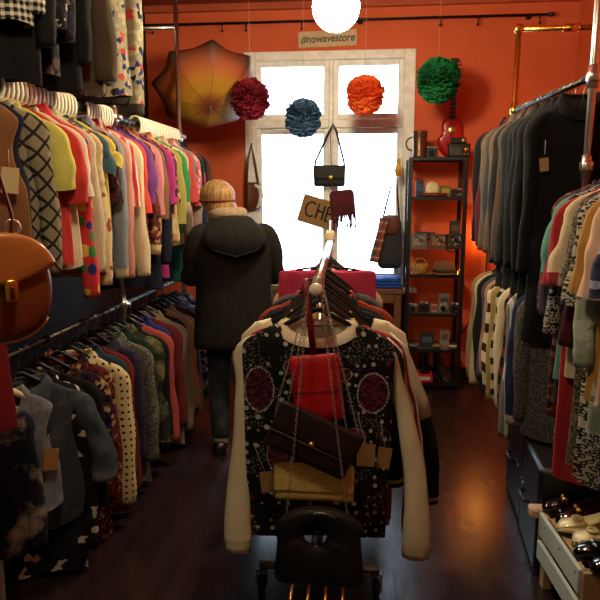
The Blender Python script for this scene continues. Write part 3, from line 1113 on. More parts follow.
run_rail(UR, 'upper right', 'the upper right rail', (RX, 2.83, RTOP), (RX + gx * .95, 3.76, RTOP), -12, 'black', dict(T=.042, collar='shirt', slope=.66, folds=.016, outs=(.012, .03)), 'jackets on the upper right rail', 700, jitter=4, wsc=.71)

# ---- lower rail on the right
LR = [
    ('coat', 'grey and black speckled', 'tweed #16161a #70706c 20', dict(L=.72, SL=.56, W=.22)),
    ('sweater', 'dark blue cream-cuffed', 'plain #1c2650', dict(L=.6, SL=.6, W=.225, cufffab='plain #d8c8a0', r0=.075, r1=.07)),
    ('shirt', 'white grey striped', 'stripe #c8c4bc #75726c 30', dict(L=.7, SL=.7, W=.235)),
    ('sweater', 'black red patterned', 'zigzag #1a1618 #7a2a24 10', dict(L=.68, SL=.56, W=.23)),
    ('sweater', 'cream', 'plain #d9cba0', dict(L=.66, SL=.6, W=.235)),
    ('sweater', 'black and cream zigzag', 'zigzag #b8ac90 #22201e 12', dict(L=.7, SL=.58, W=.23)),
    ('blouse', 'mustard yellow', 'plain #a8883a', dict(L=.7, SL=.62, W=.235)),
    ('sweater', 'cream black-patterned', 'zigzag #cfc4a6 #24211f 9', dict(L=.66, SL=.6, W=.24)),
    ('jacket', 'camel tan', 'plain #b07a4a', dict(L=.6, SL=.5, W=.235)),
    ('shirt', 'violet grey', 'plain #4c4560', dict(L=.62, SL=.54, W=.235)),
    ('coat', 'deep black', 'plain #16130f', dict(L=.7, SL=.56, W=.235)),
    ('cardigan', 'light sand', 'tweed #c0a67c #a89068 30', dict(L=.66, SL=.62, W=.24, hang='wood')),
    ('jacket', 'khaki beige', 'plain #8a7650', dict(L=.68, SL=.6, W=.245, hang='wood')),
]
run_rail(LR, 'lower right', 'the lower right rail', (RX, 2.83, RLOW), (RX + gx * .95, 3.76, RLOW), -12, lambda q, i: 'wood' if i > 8 else 'black', dict(T=.03, slope=.62, collar='crew', outs=(.012, .03)), 'garments on the lower right rail', 800, jitter=4, wsc=.70)

# ---- near rail on the right
NR = [
    ('jacket', 'pink red-dotted', 'dots #e8b49c #c03a30 14 .3', dict(L=.72, SL=.62, W=.22, q=.16)),
    ('dress', 'black leopard spotted', 'leopard #6c675c #17161a 40', dict(L=1.22, SL=.5, W=.22, q=.27)),
    ('blouse', 'peach red-flowered', 'dots #e0b090 #c8402e 18 .28', dict(L=.66, SL=.24, sleeve='short', W=.235, q=.36)),
    ('dress', 'navy blue flowered', 'floral #262c52 #4a5284 #8a90b8 #1a1c34 30', dict(L=.95, SL=.28, sleeve='short', W=.235, q=.44)),
    ('blouse', 'pale peach', 'plain #e0b898', dict(L=.7, SL=.3, sleeve='short', W=.24, q=.515)),
    ('dress', 'pale sage printed', 'blotch #9aa48e #b8bfa8 #7c8674 10', dict(L=.82, SL=.5, W=.225, q=.56)),
    ('blouse', 'mustard gold', 'plain #b8842a', dict(L=.72, SL=.3, sleeve='short', W=.24, q=.605)),
    ('dress', 'black and white leopard', 'leopard #b0aa98 #18171a 60', dict(L=1.05, SL=.36, sleeve='short', W=.235, q=.65)),
    ('dress', 'brown and white flecked', 'tweed #2a241e #8e826c 12', dict(L=1.02, SL=.3, sleeve='short', W=.235, q=.695)),
    ('dress', 'dark burgundy', 'plain #4a1620', dict(L=.8, SL=.48, W=.22, q=.735)),
    ('blouse', 'cream red-trimmed', 'plain #d8c49c', dict(L=.68, SL=.26, sleeve='short', cufffab='plain #b82c2c', W=.245, q=.775)),
    ('dress', 'long bright red', 'plain #b01820', dict(L=1.13, SL=.3, sleeve='short', W=.265, flare=1.0, q=.815)),
    ('dress', 'black white-speckled', 'leopard #15151a #a09c90 55', dict(L=1.0, SL=.46, W=.235, q=.855)),
    ('blouse', 'sea green', 'plain #5c9c8c', dict(L=.7, SL=.26, sleeve='short', W=.25, q=.89)),
    ('dress', 'purple grey striped', 'stripe #4a4258 #2c2836 30', dict(L=.84, SL=.4, W=.235, q=.93)),
    ('blouse', 'red and brown printed', 'floral #5a2420 #8a4a34 #2a1614 40', dict(L=.9, SL=.4, W=.225, q=.97)),
]
run_rail(NR, 'near right', 'the near right rail', (RX + .05, 1.4, RNEAR), (RX + .05, 2.60, RNEAR), -14, 'wood', dict(T=.028, slope=.62, collar='crew', flare=1.12, outs=(.04, .04), z0=-.065), 'dresses and blouses on the near right rail', 900, jitter=4, wsc=.76)
# ------------------------------------------------------------------ the rack down the middle
ZR = 1.30
c0, c1 = at(316, 283, 1.97), at(330, 240, 3.9)
CA, CB = Vector((c0.x, 1.97, ZR)), Vector((c1.x, 3.9, ZR))
cdir = (CB - CA).normalized()
cang = atan2(cdir.y, cdir.x) - pi / 2
t = thing('rolling_rack', 'chrome rolling clothes rack standing in the middle of the shop', 'clothes rack', (CA.x, CA.y, 0), cang)
CLN = (CB - CA).length
build('rail', MB().rod((0, 0, ZR), (0, CLN + .02, ZR), .0185, 18), CHROME, t)
build('end_cap', MB().lathe([(.0195, 0), (.0205, .004), (.0205, .016), (.017, .02)], (0, 0, ZR), 24, 'y'), WHITEP, t)
for y, top in ((.38, ZR - .005), (CLN, ZR + .13)):
    build('post', MB().rod((0, y, .13), (0, y, top), .0155, 14), CHROME, t)
    build('foot_bar', MB().rod((-.24, y, .115), (.24, y, .115), .016, 12), CHROME, t)
    for s in (-1, 1):
        cst = build('caster', MB().torus((s * .23, y, .04), .026, .014, 18, 8, 'x').rod((s * .23 - .016, y, .04), (s * .23 + .016, y, .04), .012), BLACKP, t)
        build('caster_fork', MB().box((s * .23 - .02, y, .06), (.004, .03, .07)).box((s * .23 + .02, y, .06), (.004, .03, .07)).box((s * .23, y, .096), (.044, .03, .006)), STEEL, cst, flat=True)
build('clamp', MB().sup((0, CLN, ZR + .03), (.03, .03, .04), .5, .5, 16, 10), solid('cream clamp', '#cdb894', .5), t)
for x in (-.095, -.032, .032, .095):
    build('shelf_rod', MB().rod((x, .0, .135), (x, CLN + .1, .135), .0065, 10), BRASS, t)

where_c = 'the middle rack'
# the decorated sweater on the near end
SWY = .15


def on_rack(d):
    p = CA + cdir * d
    return (p.x, p.y, ZR)


sw = garment('sweater', 'black sequinned sweater with plum ovals and cream sleeves facing out on the middle rack', 'sweater', on_rack(SWY), cang,
             fab('sequin #0c0b0c #b9b5ac #6a1830', rough=.7), W=.262, L=.76, T=.03, SL=.72, sleevefab='plain #e9dcb4', cufffab='plain #e3d4a8', collar='wide',
             collarfab='plain #ece0c0', neckw=.112, drop=.064, z0=-.135, slope=.5, inset=(0, .04), hz=-.085, hslope=.5, flare=.94, folds=.006, seed=11, outs=(.005, .13), r0=.034, r1=.074, sback=.035, rtop=.7, hang='black',
             hlabel='black plastic hanger inside the sequinned sweater on the middle rack', hgroup='hangers on the middle rack', group='garments on the middle rack', fwd=.05)
# cream inside of its back neck
m = MB()
m.loft([[(.105 * cos(a) , .013 * sin(a) + .004, -.128 - dz) for a in [pi * k / 16 for k in range(17)]] for dz in (0, .03, .06, .1)], closed=False)
build('neck_lining', m, fab('plain #e3d6b2'), sw, solidify=.002)
MR = [
    ('jacket', 'bottle green yellow-striped', 'plain #16281e', dict(W=.25, SL=.5, q=.14, stripefab='plain #d8a828', collarfab='plain #c8a030')),
    ('t_shirt', 'black', 'plain #131214', dict(sleeve='short', SL=.3, W=.235, q=.18)),
    ('jacket', 'white-striped red tracksuit', 'plain #b3161c', dict(W=.26, SL=.74, outs=(.02, .105), L=.78, q=.22, r0=.07, r1=.055, collar='stand', collarfab='plain #d8a838')),
    ('shirt', 'ochre yellow', 'plain #a5801e', dict(W=.25, SL=.72, L=.7, q=.27, outs=(.085, .0), z0=-.22, neckw=.11)),
    ('jacket', 'black varsity', 'plain #14161a', dict(W=.265, SL=.72, outs=(.05, .19), L=.74, q=.33, r0=.075, r1=.06, cufffab='plain #18181a', stripefab='plain #c89a2c', collar='stand')),
    ('blouse', 'dark navy', 'plain #1a1c28', dict(W=.23, q=.38)),
    ('shirt', 'black pinstriped', 'stripe #141416 #3a3a3c 60 .2', dict(W=.235, q=.43)),
    ('jacket', 'rust red suede', 'plain #a83a20', dict(W=.265, SL=.5, outs=(.02, .08), L=.6, q=.50)),
    ('t_shirt', 'charcoal', 'plain #232225', dict(sleeve='short', SL=.28, W=.235, q=.56)),
    ('blouse', 'grey', 'plain #55555a', dict(W=.23, q=.62)),
    ('dress', 'hot pink', 'plain #e0305e', dict(W=.255, sleeve='none', L=.55, q=.70, hang='clip', collar='none', neckw=.15, slope=.08, z0=-.10, hz=-.075, hslope=.12)),
    ('shirt', 'beige', 'plain #c4a678', dict(W=.25, SL=.5, q=.80)),
    ('jacket', 'brick red', 'plain #a4402c', dict(W=.245, SL=.5, q=.88)),
    ('blouse', 'black lace', 'floral #141214 #242024 #141214 40', dict(W=.23, q=.95)),
]
for it in MR:
    it[3].setdefault('collar', CL.get(it[0], 'crew'))
run_rail(MR, 'middle', where_c, CA, CB, math.degrees(cang), 'black', dict(T=.026, L=.64, z0=-.185, slope=.52, neckw=.12, drop=.06, hz=-.08, hslope=.72, outs=(.03, .03)), 'garments on the middle rack', 1100, jitter=4, wsc=1)


def find(label_part):
    for l, o in LABELS.items():
        if l.startswith(label_part):
            return o


# stripes and sleeve panels on three of them
def sleeve_of(o, right=True):
    c = [k for k in o.children if k.name.split('.')[0] == 'sleeve']
    return c[1] if right else c[0]


trk = find('white-striped red tracksuit')
slv = sleeve_of(trk)
vs = [v.co.copy() for v in slv.data.vertices]
seg = 14


def strip_on_sleeve(garm, slv, a_from, a_to, r0_, r1_, fabric, name, off=.004):
    vs = [v.co.copy() for v in slv.data.vertices]
    nr = len(vs) // seg
    cs = [sum((vs[i * seg + j] for j in range(seg)), Vector()) / seg for i in range(nr)]
    rows = []
    for i in range(int(r0_), int(r1_)):
        row = []
        for k in range(a_from, a_to + 1):
            p = vs[i * seg + k % seg]
            row.append(p + (p - cs[i]).normalized() * off)
        rows.append(row)
    build(name, MB().loft(rows, closed=False), fab(fabric), garm, solidify=.002)


strip_on_sleeve(trk, slv, 6, 8, 1, 13, 'plain #e8dcc0', 'sleeve_stripe')
strip_on_sleeve(trk, slv, 9, 9 + 1, 1, 13, 'plain #e8dcc0', 'sleeve_stripe')
vj = find('black varsity')
strip_on_sleeve(vj, sleeve_of(vj), 0, 14, 0, 8, 'plain #e6d8b4', 'sleeve_panel', .006)
strip_on_sleeve(vj, sleeve_of(vj, False), 0, 14, 0, 8, 'plain #e6d8b4', 'sleeve_panel', .006)

# white knot of price tags clipped beside the neck, as in the shop
# ------------------------------------------------------------------ bags hung over the end of the rail
CHAINM = solid('dull steel chain', '#9a948a', .45, .5)
BAGY = 1.925


def chain(parent, pts, o, r=.0034, name='chain_strap', mat=None):
    pts = [Vector(p) - o for p in pts]
    L = sum((b - a).length for a, b in zip(pts, pts[1:]))
    n = max(6, int(L / (r * 3.0)))
    m = MB()
    for i in range(n):
        d = L * (i + .5) / n
        for a, b in zip(pts, pts[1:]):
            l = (b - a).length
            if d <= l:
                break
            d -= l
        p = a.lerp(b, min(1, d / l))
        dr = (b - a).normalized()
        sd = dr.cross(Vector((0, 1, 0))).normalized()
        nm = dr.cross(sd)
        if i % 2:
            sd, nm = nm, sd
        ring = []
        for k in range(8):
            an = 2 * pi * k / 8
            ctr = p + dr * (r * 2.1 * cos(an)) + sd * (r * 1.05 * sin(an))
            e = (dr * cos(an) + sd * sin(an)).normalized()
            ring.append([ctr + e * (r * .36 * cos(2 * pi * j / 5)) + nm * (r * .36 * sin(2 * pi * j / 5)) for j in range(5)])
        ring.append(ring[0])
        m.loft(ring)
    return build(name, m, mat or CHAINM, parent)


def flat_bag_rings(outline, T, m, bulge=.35):
    """closed slab with soft edges; outline is a list of (x, z)"""
    cx = sum(x for x, z in outline) / len(outline)
    cz = sum(z for x, z in outline) / len(outline)
    rings = []
    for y, s in ((-T, .0), (-T, .72), (-T * .85, .93), (-T * .35, 1.0), (T * .35, 1.0), (T * .85, .93), (T, .72), (T, .0)):
        s = max(s, .02)
        rings.append([(cx + (x - cx) * s, y, cz + (z - cz) * s) for x, z in outline])
    return m.loft(rings, True, True)


def rrect(w, h, r, n=5, top=None):
    out = []
    for cx, cz, a0 in ((w / 2 - r, h / 2 - r, 0), (-w / 2 + r, h / 2 - r, 90), (-w / 2 + r, -h / 2 + r, 180), (w / 2 - r, -h / 2 + r, 270)):
        for k in range(n + 1):
            a = rad(a0 + 90 * k / n)
            out.append((cx + r * cos(a), cz + r * sin(a)))
    # add points on the straight sides so that the slab bends well
    res = []
    for i, p in enumerate(out):
        q = out[(i + 1) % len(out)]
        res.append(p)
        d = math.hypot(q[0] - p[0], q[1] - p[1])
        k = int(d / .03)
        for j in range(1, k):
            res.append((p[0] + (q[0] - p[0]) * j / k, p[1] + (q[1] - p[1]) * j / k))
    return res


tip = CA + Vector((0, .012, -.0))
grp = 'bags hung over the end of the middle rack'
# red pouch with a red ribbon
o = at(317, 388, 2.02)
t = thing('pouch_bag', 'flat bright red pouch hanging on a ribbon before the sequinned sweater', 'bag', o, 0, grp, rot=(0, rad(-6), 0))
REDL = solid('red leather', '#c01119', .5, bump=.15)
build('pouch', flat_bag_rings(rrect(.165, .225, .015), .012, MB()), REDL, t)
build('flap_edge', MB().box((0, -.0125, -.01), (.15, .003, .006)), solid('dark red leather', '#7c0d14', .5), t, flat=True)
p = Vector((tip.x, 1.99, ZR + .022)) - o
build('ribbon', MB().tube([Vector((0, .0, .1)), Vector((p.x * .5, .002, .2)), Vector((p.x, -.022, p.z - .04)), Vector((p.x, -.012, p.z)), Vector((p.x, .03, p.z + .002)), Vector((p.x, .03, p.z - .1))],
                          [(.011, .0016)] * 6, 8, (0, 1, 0)), solid('red ribbon', '#7a0f16', .6), t)

# gold clutch
o = at(314, 482, 1.985)
t = thing('clutch_bag', 'glittery gold clutch bag below the dark brown clutch', 'bag', o, 0, grp)
build('clutch', flat_bag_rings(rrect(.262, .128, .01), .014, MB()), solid('gold glitter', '#ecd274', .6, .05, bump=.6, bscale=320), t)
build('flap', flat_bag_rings([(x, z + .016) for x, z in rrect(.266, .1, .01)], .006, MB()), solid('gold glitter', '#ecd274', .6, .05), t, loc=(0, -.011, 0))
chain(t, [at(276, 464, 1.985), Vector((tip.x - .026, 2.03, ZR - .03)), Vector((tip.x - .012, 2.035, ZR + .026)), Vector((tip.x + .012, 2.035, ZR + .026)), Vector((tip.x + .026, 2.03, ZR - .03)), at(352, 464, 1.985)], o)

# dark brown clutch, tilted
o = at(313, 440, 1.955)
t = thing('clutch_bag', 'dark brown tilted clutch with round clasp on long chains', 'bag', o, 0, grp, rot=(0, rad(24), 0))
DB = solid('dark brown leather', '#2a1712', .45, bump=.25, bscale=80)
build('clutch', flat_bag_rings(rrect(.285, .165, .012), .016, MB()), DB, t)
build('flap', flat_bag_rings([(x, z) for x, z in rrect(.288, .10, .012)], .006, MB()), DB, t, loc=(0, -.0135, .034))
build('piping', MB().tube([(-.143, -.02, -.016), (.143, -.02, -.016)], .0022, 6), solid('brown piping', '#5a3a26', .5), t)
build('clasp', MB().lathe([(.011, 0), (.011, .004), (.006, .008)], (0, -.02, -.01), 16, 'y'), GOLD, t)
c_ = chain(t, [o + Vector((-.122, 0, .075)), Vector((o.x - .122 * cos(rad(24)) - .0, 1.95, 0)) + Vector((0, 0, o.z + .13)), Vector((tip.x - .02, 1.975, ZR + .0)), Vector((tip.x, 1.985, ZR + .026)), Vector((tip.x + .022, 1.975, ZR + .0)), o + Vector((.145, 0, .03))], o)
c_.parent = None
bpy.context.view_layer.update()
c_.parent = t
c_.matrix_parent_inverse = Euler((0, rad(24), 0)).to_matrix().to_4x4().inverted()

# black bag with a ring handle
o = at(319, 548, 1.90)
t = thing('handbag', 'large black handbag with ring handle hanging lowest on the middle rack', 'bag', o, 0, grp)
n = 48
hole, outl = [], []
hz, hr = .052, .043
for k in range(n):
    a = 2 * pi * k / n
    hole.append((hr * cos(a) - .012, hz + hr * sin(a)))
    dx, dz = cos(a), sin(a)
    # outline: straight flared sides, round top
    w, top, bot = .148, .142, -.128
    best = 9
    if dz < -1e-6:
        best = min(best, (bot - hz) / dz)
    for s_ in (-1, 1):
        if dx * s_ > 1e-6:
            best = min(best, w * (1 if dz < .2 else 1) / abs(dx))
    if dz > 0:
        rx, rz = .148, top - hz
        best = min(best, 1 / sqrt((dx / rx) ** 2 + (dz / rz) ** 2))
    z = hz + best * dz
    x = best * dx * (1.0 if z > hz else (.9 + .1 * (hz - z) / .18 * 1.2))
    outl.append((x, z))
rings = []
for y, f in ((-.012, 0.0), (-.022, .1), (-.026, .5), (-.022, .87), (-.012, .98), (0, 1), (.012, .98), (.022, .87), (.026, .5), (.022, .1), (.012, 0.0)):
    rings.append([(h[0] + (q[0] - h[0]) * f, y * (1.25 if q[1] < 0 else 1), h[1] + (q[1] - h[1]) * f) for h, q in zip(hole, outl)])
rings.append(rings[0])
build('bag_body', MB().loft(rings), BLACKLEATHER, t, sub=1)
build('ring_handle', MB().torus((-.012, -.006, hz), hr + .002, .007, 36, 10), solid('black lacquer', '#0a0a0b', .15), t)
build('metal_arc', MB().torus((.005, -.03, hz), .085, .0028, 20, 6, 'y', rad(55), rad(105)), STEEL, t)
chain(t, [Vector((o.x - .105, 1.90, o.z + .11)), Vector((o.x - .085, 1.915, o.z + .3)), Vector((tip.x - .022, 1.96, ZR)), Vector((tip.x, 1.972, ZR + .024)), Vector((tip.x + .016, 1.96, ZR)), Vector((o.x + .065, 1.915, o.z + .3)), Vector((o.x + .09, 1.90, o.z + .12))], o)

# kraft price tags hanging beside the bags
for i, (px, py, Y, w_, h_, lab) in enumerate(((267, 482, 2.03, .045, .075, 'kraft paper price tag left of the gold clutch'), (366, 455, 2.02, .06, .08, 'kraft paper price tag right of the dark brown clutch'),
                                              (384, 458, 2.05, .045, .075, 'smaller kraft price tag beside the right cream sleeve'))):
    o = at(px, py, Y)
    t = thing('price_tag', lab, 'price tag', o, 0, 'loose kraft price tags on the middle rack', rot=(0, rad(-6 + 7 * i), 0))
    build('card', MB().box((0, 0, 0), (w_, .0016, h_)), KRAFT, t, flat=True)
    build('string', MB().tube([(0, -.001, h_ / 2 - .008), (-.02, .006, h_ / 2 + .05), (-.03, .012, h_ / 2 + .09)], .0012, 5), solid('white thread', '#b8a890', .8), t)
# ------------------------------------------------------------------ the person at the left rack
pc = at(231, 300, 3.8)
PX, PYY = pc.x + .02, 3.8
person = thing('person', 'person in black hooded coat and dark jeans browsing the left rack, seen from behind', 'person', (PX, PYY, 0), rad(16))
SKIN = solid('skin', '#c98e6c', .55, vary=.05)


def skin_body(joints, edges, root):
    me = D.meshes.new('body')
    names = list(joints)
    me.from_pydata([joints[k][0] for k in names], [(names.index(a), names.index(b)) for a, b in edges], [])
    o = D.objects.new('body', me)
    COL.objects.link(o)
    o.modifiers.new('skin', 'SKIN')
    lay = me.skin_vertices[0].data
    for i, k in enumerate(names):
        r = joints[k][1]
        lay[i].radius = r if isinstance(r, tuple) else (r, r)
        lay[i].use_root = (k == root)
    o.modifiers['skin'].use_smooth_shade = True
    m = o.modifiers.new('sub', 'SUBSURF')
    m.levels = m.render_levels = 2
    me.materials.append(SKIN)
    return o


J = {'pelvis': ((0, 0, .90), (.14, .1)), 'waist': ((0, .0, 1.03), (.12, .085)), 'chest': ((0, -.005, 1.22), (.15, .10)), 'collar': ((0, -.01, 1.34), (.10, .075)),
     'neck': ((0, .02, 1.41), .052), 'jaw': ((-.06, .075, 1.45), (.062, .065)), 'skull': ((-.085, .08, 1.523), (.078, .088)), 'crown': ((-.085, .06, 1.583), (.05, .055)),
     'nose': ((-.115, .178, 1.488), .012), 'nose_root': ((-.10, .135, 1.503), .03)}
E = [('pelvis', 'waist'), ('waist', 'chest'), ('chest', 'collar'), ('collar', 'neck'), ('neck', 'jaw'), ('jaw', 'skull'), ('skull', 'crown'), ('jaw', 'nose_root'), ('nose_root', 'nose')]
ARM = {}
for s, n in ((-1, 'l'), (1, 'r')):
    sh_, el, wr_ = (s * .17, -.01, 1.315), (s * .255, .015, 1.06), (s * .15, .22, 1.10)
    ARM[s] = (Vector(sh_), Vector(el), Vector(wr_))
    J['sh' + n] = (sh_, .055)
    J['el' + n] = (el, .042)
    J['wr' + n] = (wr_, .027)
    dr = Vector((-s * .25, .9, .12)).normalized()
    sd = Vector((0, .12, -1)).normalized()
    pm = Vector(wr_) + dr * .075
    J['pm' + n] = (tuple(pm), (.030, .02))
    E += [('collar', 'sh' + n), ('sh' + n, 'el' + n), ('el' + n, 'wr' + n), ('wr' + n, 'pm' + n)]
    for f, (off, ln) in enumerate(((-.026, .072), (-.009, .08), (.009, .076), (.025, .06))):
        b = pm + sd * off + dr * .02
        k1 = b + dr * ln * .5 + sd * off * .1
        k2 = b + dr * ln * .85 + Vector((-s * .022, -.0, -.012))
        for q, p in enumerate((b, k1, k2)):
            J[f'f{n}{f}{q}'] = (tuple(p), .0085 - .001 * q)
        E += [('pm' + n, f'f{n}{f}0'), (f'f{n}{f}0', f'f{n}{f}1'), (f'f{n}{f}1', f'f{n}{f}2')]
    th0 = Vector(wr_) + dr * .035 - sd * .028
    th1 = th0 + dr * .03 - sd * .022
    th2 = th1 + dr * .03 - sd * .004
    for q, p in enumerate((th0, th1, th2)):
        J[f't{n}{q}'] = (tuple(p), .0105 - .001 * q)
    E += [('wr' + n, f't{n}0'), (f't{n}0', f't{n}1'), (f't{n}1', f't{n}2')]
    hip, kn, an, to = (s * .088, 0, .82), (s * .098, .025, .47), (s * .10, -.015 + .05 * s, .10), (s * .115, .11 + .05 * s, .035)
    J['hip' + n], J['kn' + n], J['an' + n], J['to' + n] = (hip, .08), (kn, .055), (an, .036), (to, (.034, .024))
    ARM['leg%d' % s] = (Vector(hip), Vector(kn), Vector(an), Vector(to))
    E += [('pelvis', 'hip' + n), ('hip' + n, 'kn' + n), ('kn' + n, 'an' + n), ('an' + n, 'to' + n)]
body = skin_body(J, E, 'pelvis')
body.parent = person
person.scale = (1.02, 1.02, 1.025)
EYEW = solid('eye white', '#e8e2da', .3)
for s in (-1, 1):
    e = build('eye', MB().sup((-.098 + s * .032, .155, 1.518), (.012, .01, .009), 1, 1, 12, 8), EYEW, person)
    build('iris', MB().sup((-.10 + s * .032, .164, 1.516), (.005, .003, .005), 1, 1, 10, 6), solid('brown iris', '#3a2416', .3), e)
    build('ear', MB().sup((-.085 + s * .09, .07, 1.513), (.01, .02, .03), .9, .9, 12, 8), SKIN, person)
build('mouth', MB().sup((-.092, .148, 1.448), (.024, .008, .008), .9, .9, 14, 8), solid('lips', '#a5584e', .5), person)

COATF = fab('plain #221f1c', rough=.92, wr=.6)


def ell(cx, cy, z, a, b, n=40, e=.85, wob=0., ph=0.):
    return [(cx + (a + wob * sin(5 * 2 * pi * j / n + ph)) * sg(cos(2 * pi * j / n), e), cy + (b + wob * sin(5 * 2 * pi * j / n + ph)) * sg(sin(2 * pi * j / n), e), z) for j in range(n)]


m = MB()
m.loft([ell(0, .0, 1.425, .075, .07), ell(0, -.005, 1.40, .10, .085), ell(0, -.01, 1.375, .16, .10), ell(0, -.012, 1.345, .205, .115), ell(0, -.012, 1.30, .228, .128),
        ell(0, -.01, 1.22, .232, .14), ell(0, -.005, 1.1, .225, .142), ell(0, 0, .98, .225, .145, wob=.003), ell(0, 0, .86, .238, .155, wob=.005, ph=1), ell(0, 0, .74, .25, .16, wob=.008, ph=1.6),
        ell(0, 0, .655, .256, .162, wob=.01, ph=2), ell(0, 0, .65, .246, .152, wob=.01, ph=2), ell(0, 0, .72, .235, .145, wob=.008, ph=2)])
coat = build('coat', m, COATF, person, sub=1)
for s in (-1, 1):
    a, b, c = ARM[s]
    out = Vector((s * .012, 0, .01))
    path = [a + Vector((-s * .03, 0, .01)), a + out, a.lerp(b, .35) + out, a.lerp(b, .7) + out, b + Vector((s * .012, -.02, -.005)), b.lerp(c, .22), b.lerp(c, .55), b.lerp(c, .93)]
    build('coat_sleeve', MB().tube(path, [.07, .082, .08, .074, .075, .068, .062, .056], 18, (0, 0, 1)), COATF, person, sub=1)
# hood lying on the back, with its rim
m = MB()
rings = []
for i in range(12):
    q = i / 11
    z = 1.43 - .215 * q
    w_ = .085 + .10 * sin(pi * min(1, q * 1.15) * .62)
    dep = .03 + .05 * sin(pi * (q * .85 + .1))
    w_ *= 1 if q < .75 else 1 - ((q - .75) / .25) ** 2 * .55
    rings.append([(w_ * sg(cos(2 * pi * j / 28), .85), -.085 - .04 * q - .0 + dep * sg(sin(2 * pi * j / 28), .9) - .02, z - .03 * (1 - abs(cos(2 * pi * j / 28))) * q) for j in range(28)])
build('hood', m.loft(rings, True, True), COATF, person, sub=1)
build('hood_seam', MB().tube([(-.19, -.128, 1.29), (-.12, -.185, 1.235), (0, -.205, 1.20), (.12, -.185, 1.235), (.19, -.128, 1.29)], .007, 8, (0, 0, 1)), fab('plain #0c0b0a'), person)
# scarf, hair, band
build('scarf', MB().torus((-.03, .012, 1.432), .078, .042, 26, 10, 'z').torus((0, .0, 1.39), .085, .03, 26, 10, 'z'), fab('tweed #b89c7c #8a7058 20'), person)
t_ = NT('fair hair')
sp_ = t_.new('ShaderNodeMapping')
sp_.inputs['Scale'].default_value = (60, 60, 5)
t_.link(t_.coords(), sp_.inputs[0])
nz = t_.noise(sp_.outputs[0], 1.2, 4)
t_.link(t_.ramp(nz.outputs[0], [(.3, hx('#6e4c26')), (.7, hx('#b48a4e'))]), t_.b.inputs['Base Color'])
t_.b.inputs['Roughness'].default_value = .5
t_.bump(nz.outputs[0], .6, .02)
m = MB().sup((-.085, .05, 1.535), (.105, .108, .098), 1, 1, 28, 18)
m.sup((-.07, .0, 1.475), (.085, .062, .075), 1, 1, 20, 12)
hair = build('hair', m, t_.m, person)
build('hair_band', MB().torus((-.085, .045, 1.508), .104, .0075, 30, 8, 'z'), fab('plain #7a3020'), person)

JEANS = fab('acid #262b33 #3c434e 9', wr=.5)
m = MB()
m.loft([ell(0, 0, .99, .15, .11), ell(0, 0, .9, .165, .125), ell(0, 0, .82, .172, .128), ell(0, 0, .775, .16, .11), ell(0, 0, .76, .1, .06)], True, True)
for s in (-1, 1):
    h_, k_, a_, _ = ARM['leg%d' % s]
    m.tube([h_ + Vector((0, 0, .03)), h_ - Vector((0, 0, .08)), h_.lerp(k_, .6), k_, k_.lerp(a_, .4), k_.lerp(a_, .8), a_ + Vector((0, 0, .02)), a_ - Vector((0, 0, .01))], [.09, .094, .08, .068, .066, .058, .054, .056], 18, (0, 1, 0), caps=True)
build('jeans', m, JEANS, person, sub=1)
for s in (-1, 1):
    a_, to = ARM['leg%d' % s][2:]
    m = MB()
    rings = []
    for q, w_, h_ in ((-.075, .022, .03), (-.065, .034, .05), (-.03, .04, .06), (.02, .04, .062), (.07, .043, .05), (.12, .046, .04), (.16, .038, .03), (.178, .018, .016)):
        rings.append([(a_.x + s * .006 + w_ * sg(cos(2 * pi * j / 20), .8), a_.y + q, max(.004, .004 + h_ * (1 + sg(sin(2 * pi * j / 20), .7)) * .7)) for j in range(20)])
    sho = build('shoe', m.loft(rings, True, True), solid('black shoe leather', '#0f0f11', .35), person, sub=1)
    build('heel', MB().box((a_.x + s * .006, a_.y - .045, .012), (.06, .055, .024)), BLACKP, sho, bevel=.005)
    build('sock', MB().tube([(a_.x, a_.y, .14), (a_.x, a_.y, .07), (a_.x, a_.y + .01, .05)], [.043, .044, .046], 16, (0, 1, 0)), fab('plain #b0a090'), person)

# ------------------------------------------------------------------ umbrella open on the left of the window
uc = at(210, 106, 4.75)
t = thing('open_umbrella', 'open brown, orange and yellow umbrella hung with its tip towards the room', 'umbrella', uc, rot=(rad(140), 0, rad(22)))
um = NT('umbrella cloth')
v = um.coords()
sep = um.new('ShaderNodeSeparateXYZ')
um.link(v, sep.inputs[0])
rr = um.math('SQRT', um.math('ADD', um.math('MULTIPLY', sep.outputs[0], sep.outputs[0]), um.math('MULTIPLY', sep.outputs[1], sep.outputs[1])))
rn = um.math('ADD', rr, um.math('MULTIPLY', um.noise(v, 6, 3).outputs[0], .012))
um.link(um.ramp(um.math('MULTIPLY', rn, 2.35), [(.0, hx('#7a3416')), (.15, hx('#94481a')), (.34, hx('#bd8a22')), (.54, hx('#b87a22')), (.72, hx('#a84c1e')), (.86, hx('#6a3418')), (.93, hx('#3a2614'))]), um.b.inputs['Base Color'])
um.b.inputs['Roughness'].default_value = .6
an = um.math('ARCTAN2', sep.outputs[1], sep.outputs[0])
fr = um.math('ABSOLUTE', um.math('SUBTRACT', um.math('FRACT', um.math('MULTIPLY_ADD', an, 8 / (2 * pi), 8.5)), .5))
seam = um.math('LESS_THAN', um.math('MULTIPLY', fr, rr), .004)
old = um.b.inputs['Base Color'].links[0].from_socket
um.link(um.mix(um.math('MULTIPLY', seam, .6), old, hx('#3a2012')), um.b.inputs['Base Color'])
tr = um.new('ShaderNodeBsdfTranslucent')
tr.inputs[0].default_value = hx('#c8742a')
mxs = um.new('ShaderNodeMixShader')
mxs.inputs[0].default_value = .12
um.link(um.b.outputs[0], mxs.inputs[1])
um.link(tr.outputs[0], mxs.inputs[2])
um.link(mxs.outputs[0], um.out.inputs[0])
UR_, UH = .41, .21
NS, NR_ = 8, 12
rings = []
